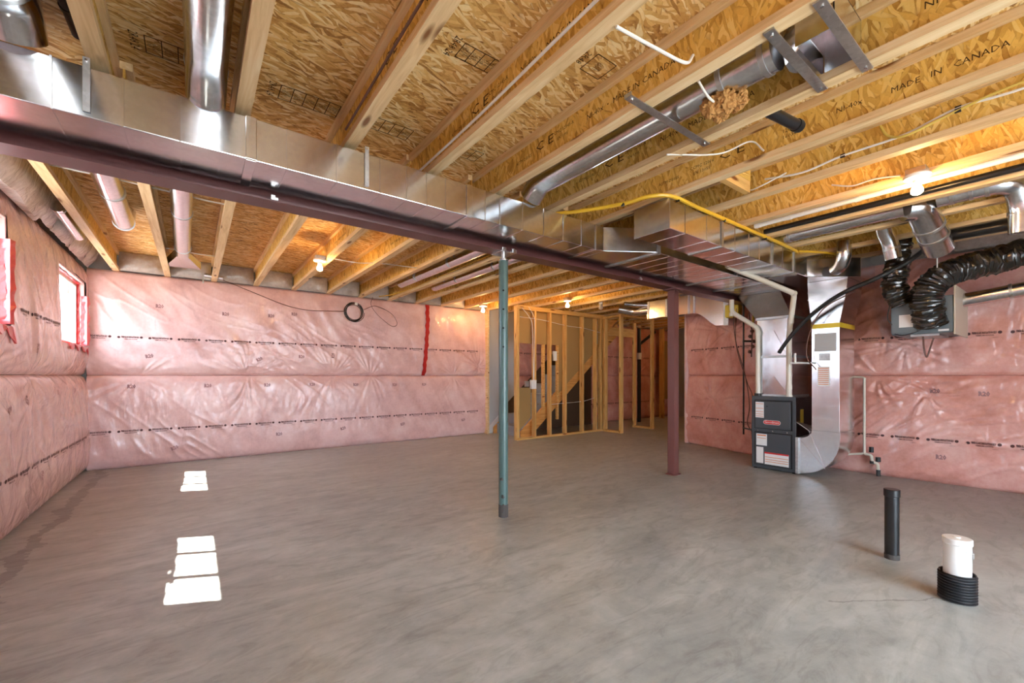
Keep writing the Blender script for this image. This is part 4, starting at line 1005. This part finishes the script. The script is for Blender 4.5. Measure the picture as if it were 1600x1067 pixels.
# red tape line on the back wall
rt_ = MB(); rr = []
for i in range(41):
    z = 2.41 - 1.27 * i / 40; u = 3.36 - .07 * max(0, (i - 10) / 30) ** 1.3 + .006 * math.sin(i * .9); wv = .034 + .006 * math.sin(i * 1.7)
    a = surf('back', u - wv, z); b = surf('back', u + wv, z)
    rr.append([(a[0], a[1] - .012, z), (b[0], b[1] - .012, z), (b[0], b[1] - .006, z), (a[0], a[1] - .006, z)])
o = rt_.loft(rr).build('red_tape_seam', M['tape'], wall_back)
# end trim of the insulation against the drywall
tr1 = MB().box((4.60, 6.97, 0), (4.64, 7.14, 2.42)).build('trim_1', M['flange']); tag(tr1, kind='structure')

# ------------------------------------------------------------------ stair side
dw = MB().box((4.64, 7.05, 0), (5.30, 7.17, 2.66)).build('wall_stair', M['drywall']); tag(dw, kind='structure')
sk = MB().prism([(4.66,0),(4.80,0),(4.80,.10),(5.5,.72),(5.5,.86),(4.66,.12)], 'y', 7.025, 7.05)
sk = sk.build('trim_2', M['trimw'], bevel=.004); tag(sk, kind='structure')
stt = empty('staircase', (4.80, 6.10, 0), 'carpeted timber stair rising behind the bare stud framing', 'stairs')
RH, RT = .195, .228
for k in range(11):
    x = .02 + RT * k
    MB().box((x, .04, RH * k), (x + .02, .86, RH * (k + 1) - .022)).build('riser', M['carpet'], stt)
    MB().box((x - .02, .04, RH * (k + 1) - .022), (x + RT + .02, .86, RH * (k + 1))).build('tread', M['carpet'], stt, bevel=.008)
for y in (.0, .865):
    MB().prism([(-.05, -.0), (.15, 0), (2.62, 2.02), (2.62, 2.30), (-.05, .12)], 'y', y, y + .036).build('stringer', M['darkwood'], stt)

sw = empty('stair_stud_wall', (4.53, 5.93, 0), 'bare stud wall framing along the stair', 'stud wall')
studs = [0.0, .40, .77, 1.16, 1.63, 2.01]
for i, x in enumerate(studs): MB().box((x, 0, .038), (x + (.05 if i == 0 else .04), .089, 2.305)).build('stud', M['stud'], sw, bevel=.002)
for x in (2.16, 2.235): MB().box((x, 0, .038), (x + .038, .089, 2.305)).build('stud', M['stud'], sw, bevel=.002)
MB().box((0, 0, 0), (2.28, .089, .038)).build('bottom_plate', M['plate'], sw, bevel=.002)
MB().box((0, 0, 2.305), (2.28, .089, 2.343)).build('top_plate', M['plate'], sw, bevel=.002)
MB().box((0, 0, 2.343), (2.28, .089, 2.381)).build('top_plate', M['plate'], sw, bevel=.002)
c_ = MB()
c_.tube(crv([(.1,-.01,2.33),(.25,-.01,2.20),(.33,-.012,2.05),(.35,-.012,1.6),(.36,-.012,1.05)]), .006, 6).tube(crv([(.25,-.01,2.36),(.36,-.01,2.22),(.39,-.012,2.1),(.385,-.012,1.6),(.37,-.012,1.0)]), .006, 6)
c_.tube(crv([(.05,-.01,2.17),(.6,.03,2.16),(1.2,.03,2.10),(1.7,.03,2.08),(2.2,.03,2.02)]), .005, 6).tube(crv([(.8,.04,.60),(1.2,.05,.61),(1.7,.05,.63),(2.1,.05,.70)]), .005, 6)
c_.build('wiring', M['wire'], sw, smooth=True)
MB().box((.30,-.03,.90),(.42,.02,1.06)).build('electrical_box', M['white'], sw, bevel=.004)
MB().box((.20,-.0,.94),(.27,.05,1.04)).build('electrical_box', M['galv_dull'], sw, bevel=.004)
sw2 = MB().box((.92,.06,1.42),(1.0,.10,1.60)).build('electrical_box', M['white'], sw, bevel=.004)

dp = empty('drywall_backing', (4.60, 6.04, 0), 'tan bare drywall boards fixed behind the stair studs', 'drywall')
MB().box((0, 0, 1.72), (2.05, .012, 2.36)).build('board', M['dwback'], dp)
MB().prism([(0,.10),(.33,.38),(.33,.92),(0,.92)], 'y', 0, .012).build('board', M['dwback'], dp)
MB().prism([(1.02,.80),(2.05,1.64),(2.05,1.72),(1.02,1.72)], 'y', 0, .012).build('board', M['dwback'], dp)
MB().box((.98, .0, .30), (1.02, .05, 1.72)).build('trimmer', M['plate'], dp)
MB().box((.62, -.01, .55), (.66, .05, 1.72)).build('trimmer', M['plate'], dp)

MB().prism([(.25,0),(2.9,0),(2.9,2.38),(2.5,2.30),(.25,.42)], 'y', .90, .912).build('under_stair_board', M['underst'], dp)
cw = empty('closet_stud_frame', (6.73, 5.46, 0), 'bare stud frame of a closet opening beyond the stair', 'stud wall')
for (x, y) in ((0, 0), (.0, .40), (1.07, .04), (1.07, .50)): MB().box((x, y, .038), (x + .089, y + .040, 2.305)).build('stud', M['stud'], cw, bevel=.002)
MB().box((0,0,0),(.089,.44,.038)).build('bottom_plate', M['plate'], cw); MB().box((1.07,.04,0),(1.159,.54,.038)).build('bottom_plate', M['plate'], cw)
MB().box((0,0,2.305),(.089,.62,2.343)).build('top_plate', M['plate'], cw); MB().box((1.07,.04,2.305),(1.159,.60,2.343)).build('top_plate', M['plate'], cw)
MB().box((0.089,.50,1.98),(1.07,.54,2.16)).build('header', M['plate'], cw, bevel=.002)
MB().box((0.089,.0,2.31),(1.07,.04,2.345)).build('top_plate', M['plate'], cw)
MB().prism([(0.09,2.30),(.42,2.30),(.09,2.02)], 'y', .42, .45).build('gusset', M['darkwood'], cw)

ds = empty('black_drain_stack', (8.78, 6.55, 0), 'black vertical drain stack in the dim far room', 'pipe')
MB().tube([(0,0,0),(0,0,2.3)], .045, 20).build('stack', M['abs'], ds, smooth=True)
MB().tube([(0,0,1.9),(.30,-.25,2.22)], .035, 16).build('branch', M['abs'], ds, smooth=True)
MB().disc((0,0,1.62),(0,0,1),.06,.16,20).build('coupling', M['pvcw'], ds, smooth=True)
fs_ = empty('lumber_post', (10.1, 6.75, 0), 'upright lumber stud leaning on pink insulation in the far room', 'stud')
MB().box((0,0,0),(.04,.14,2.4)).build('stud', M['stud'], fs_, bevel=.002)
dk = empty('dark_wall_opening', (10.22, 6.90, 0), 'tan board in a gap of the far room insulation', 'board')
MB().box((0,.0,.5),(.42,.03,2.1)).build('board', M['dwback'], dk)
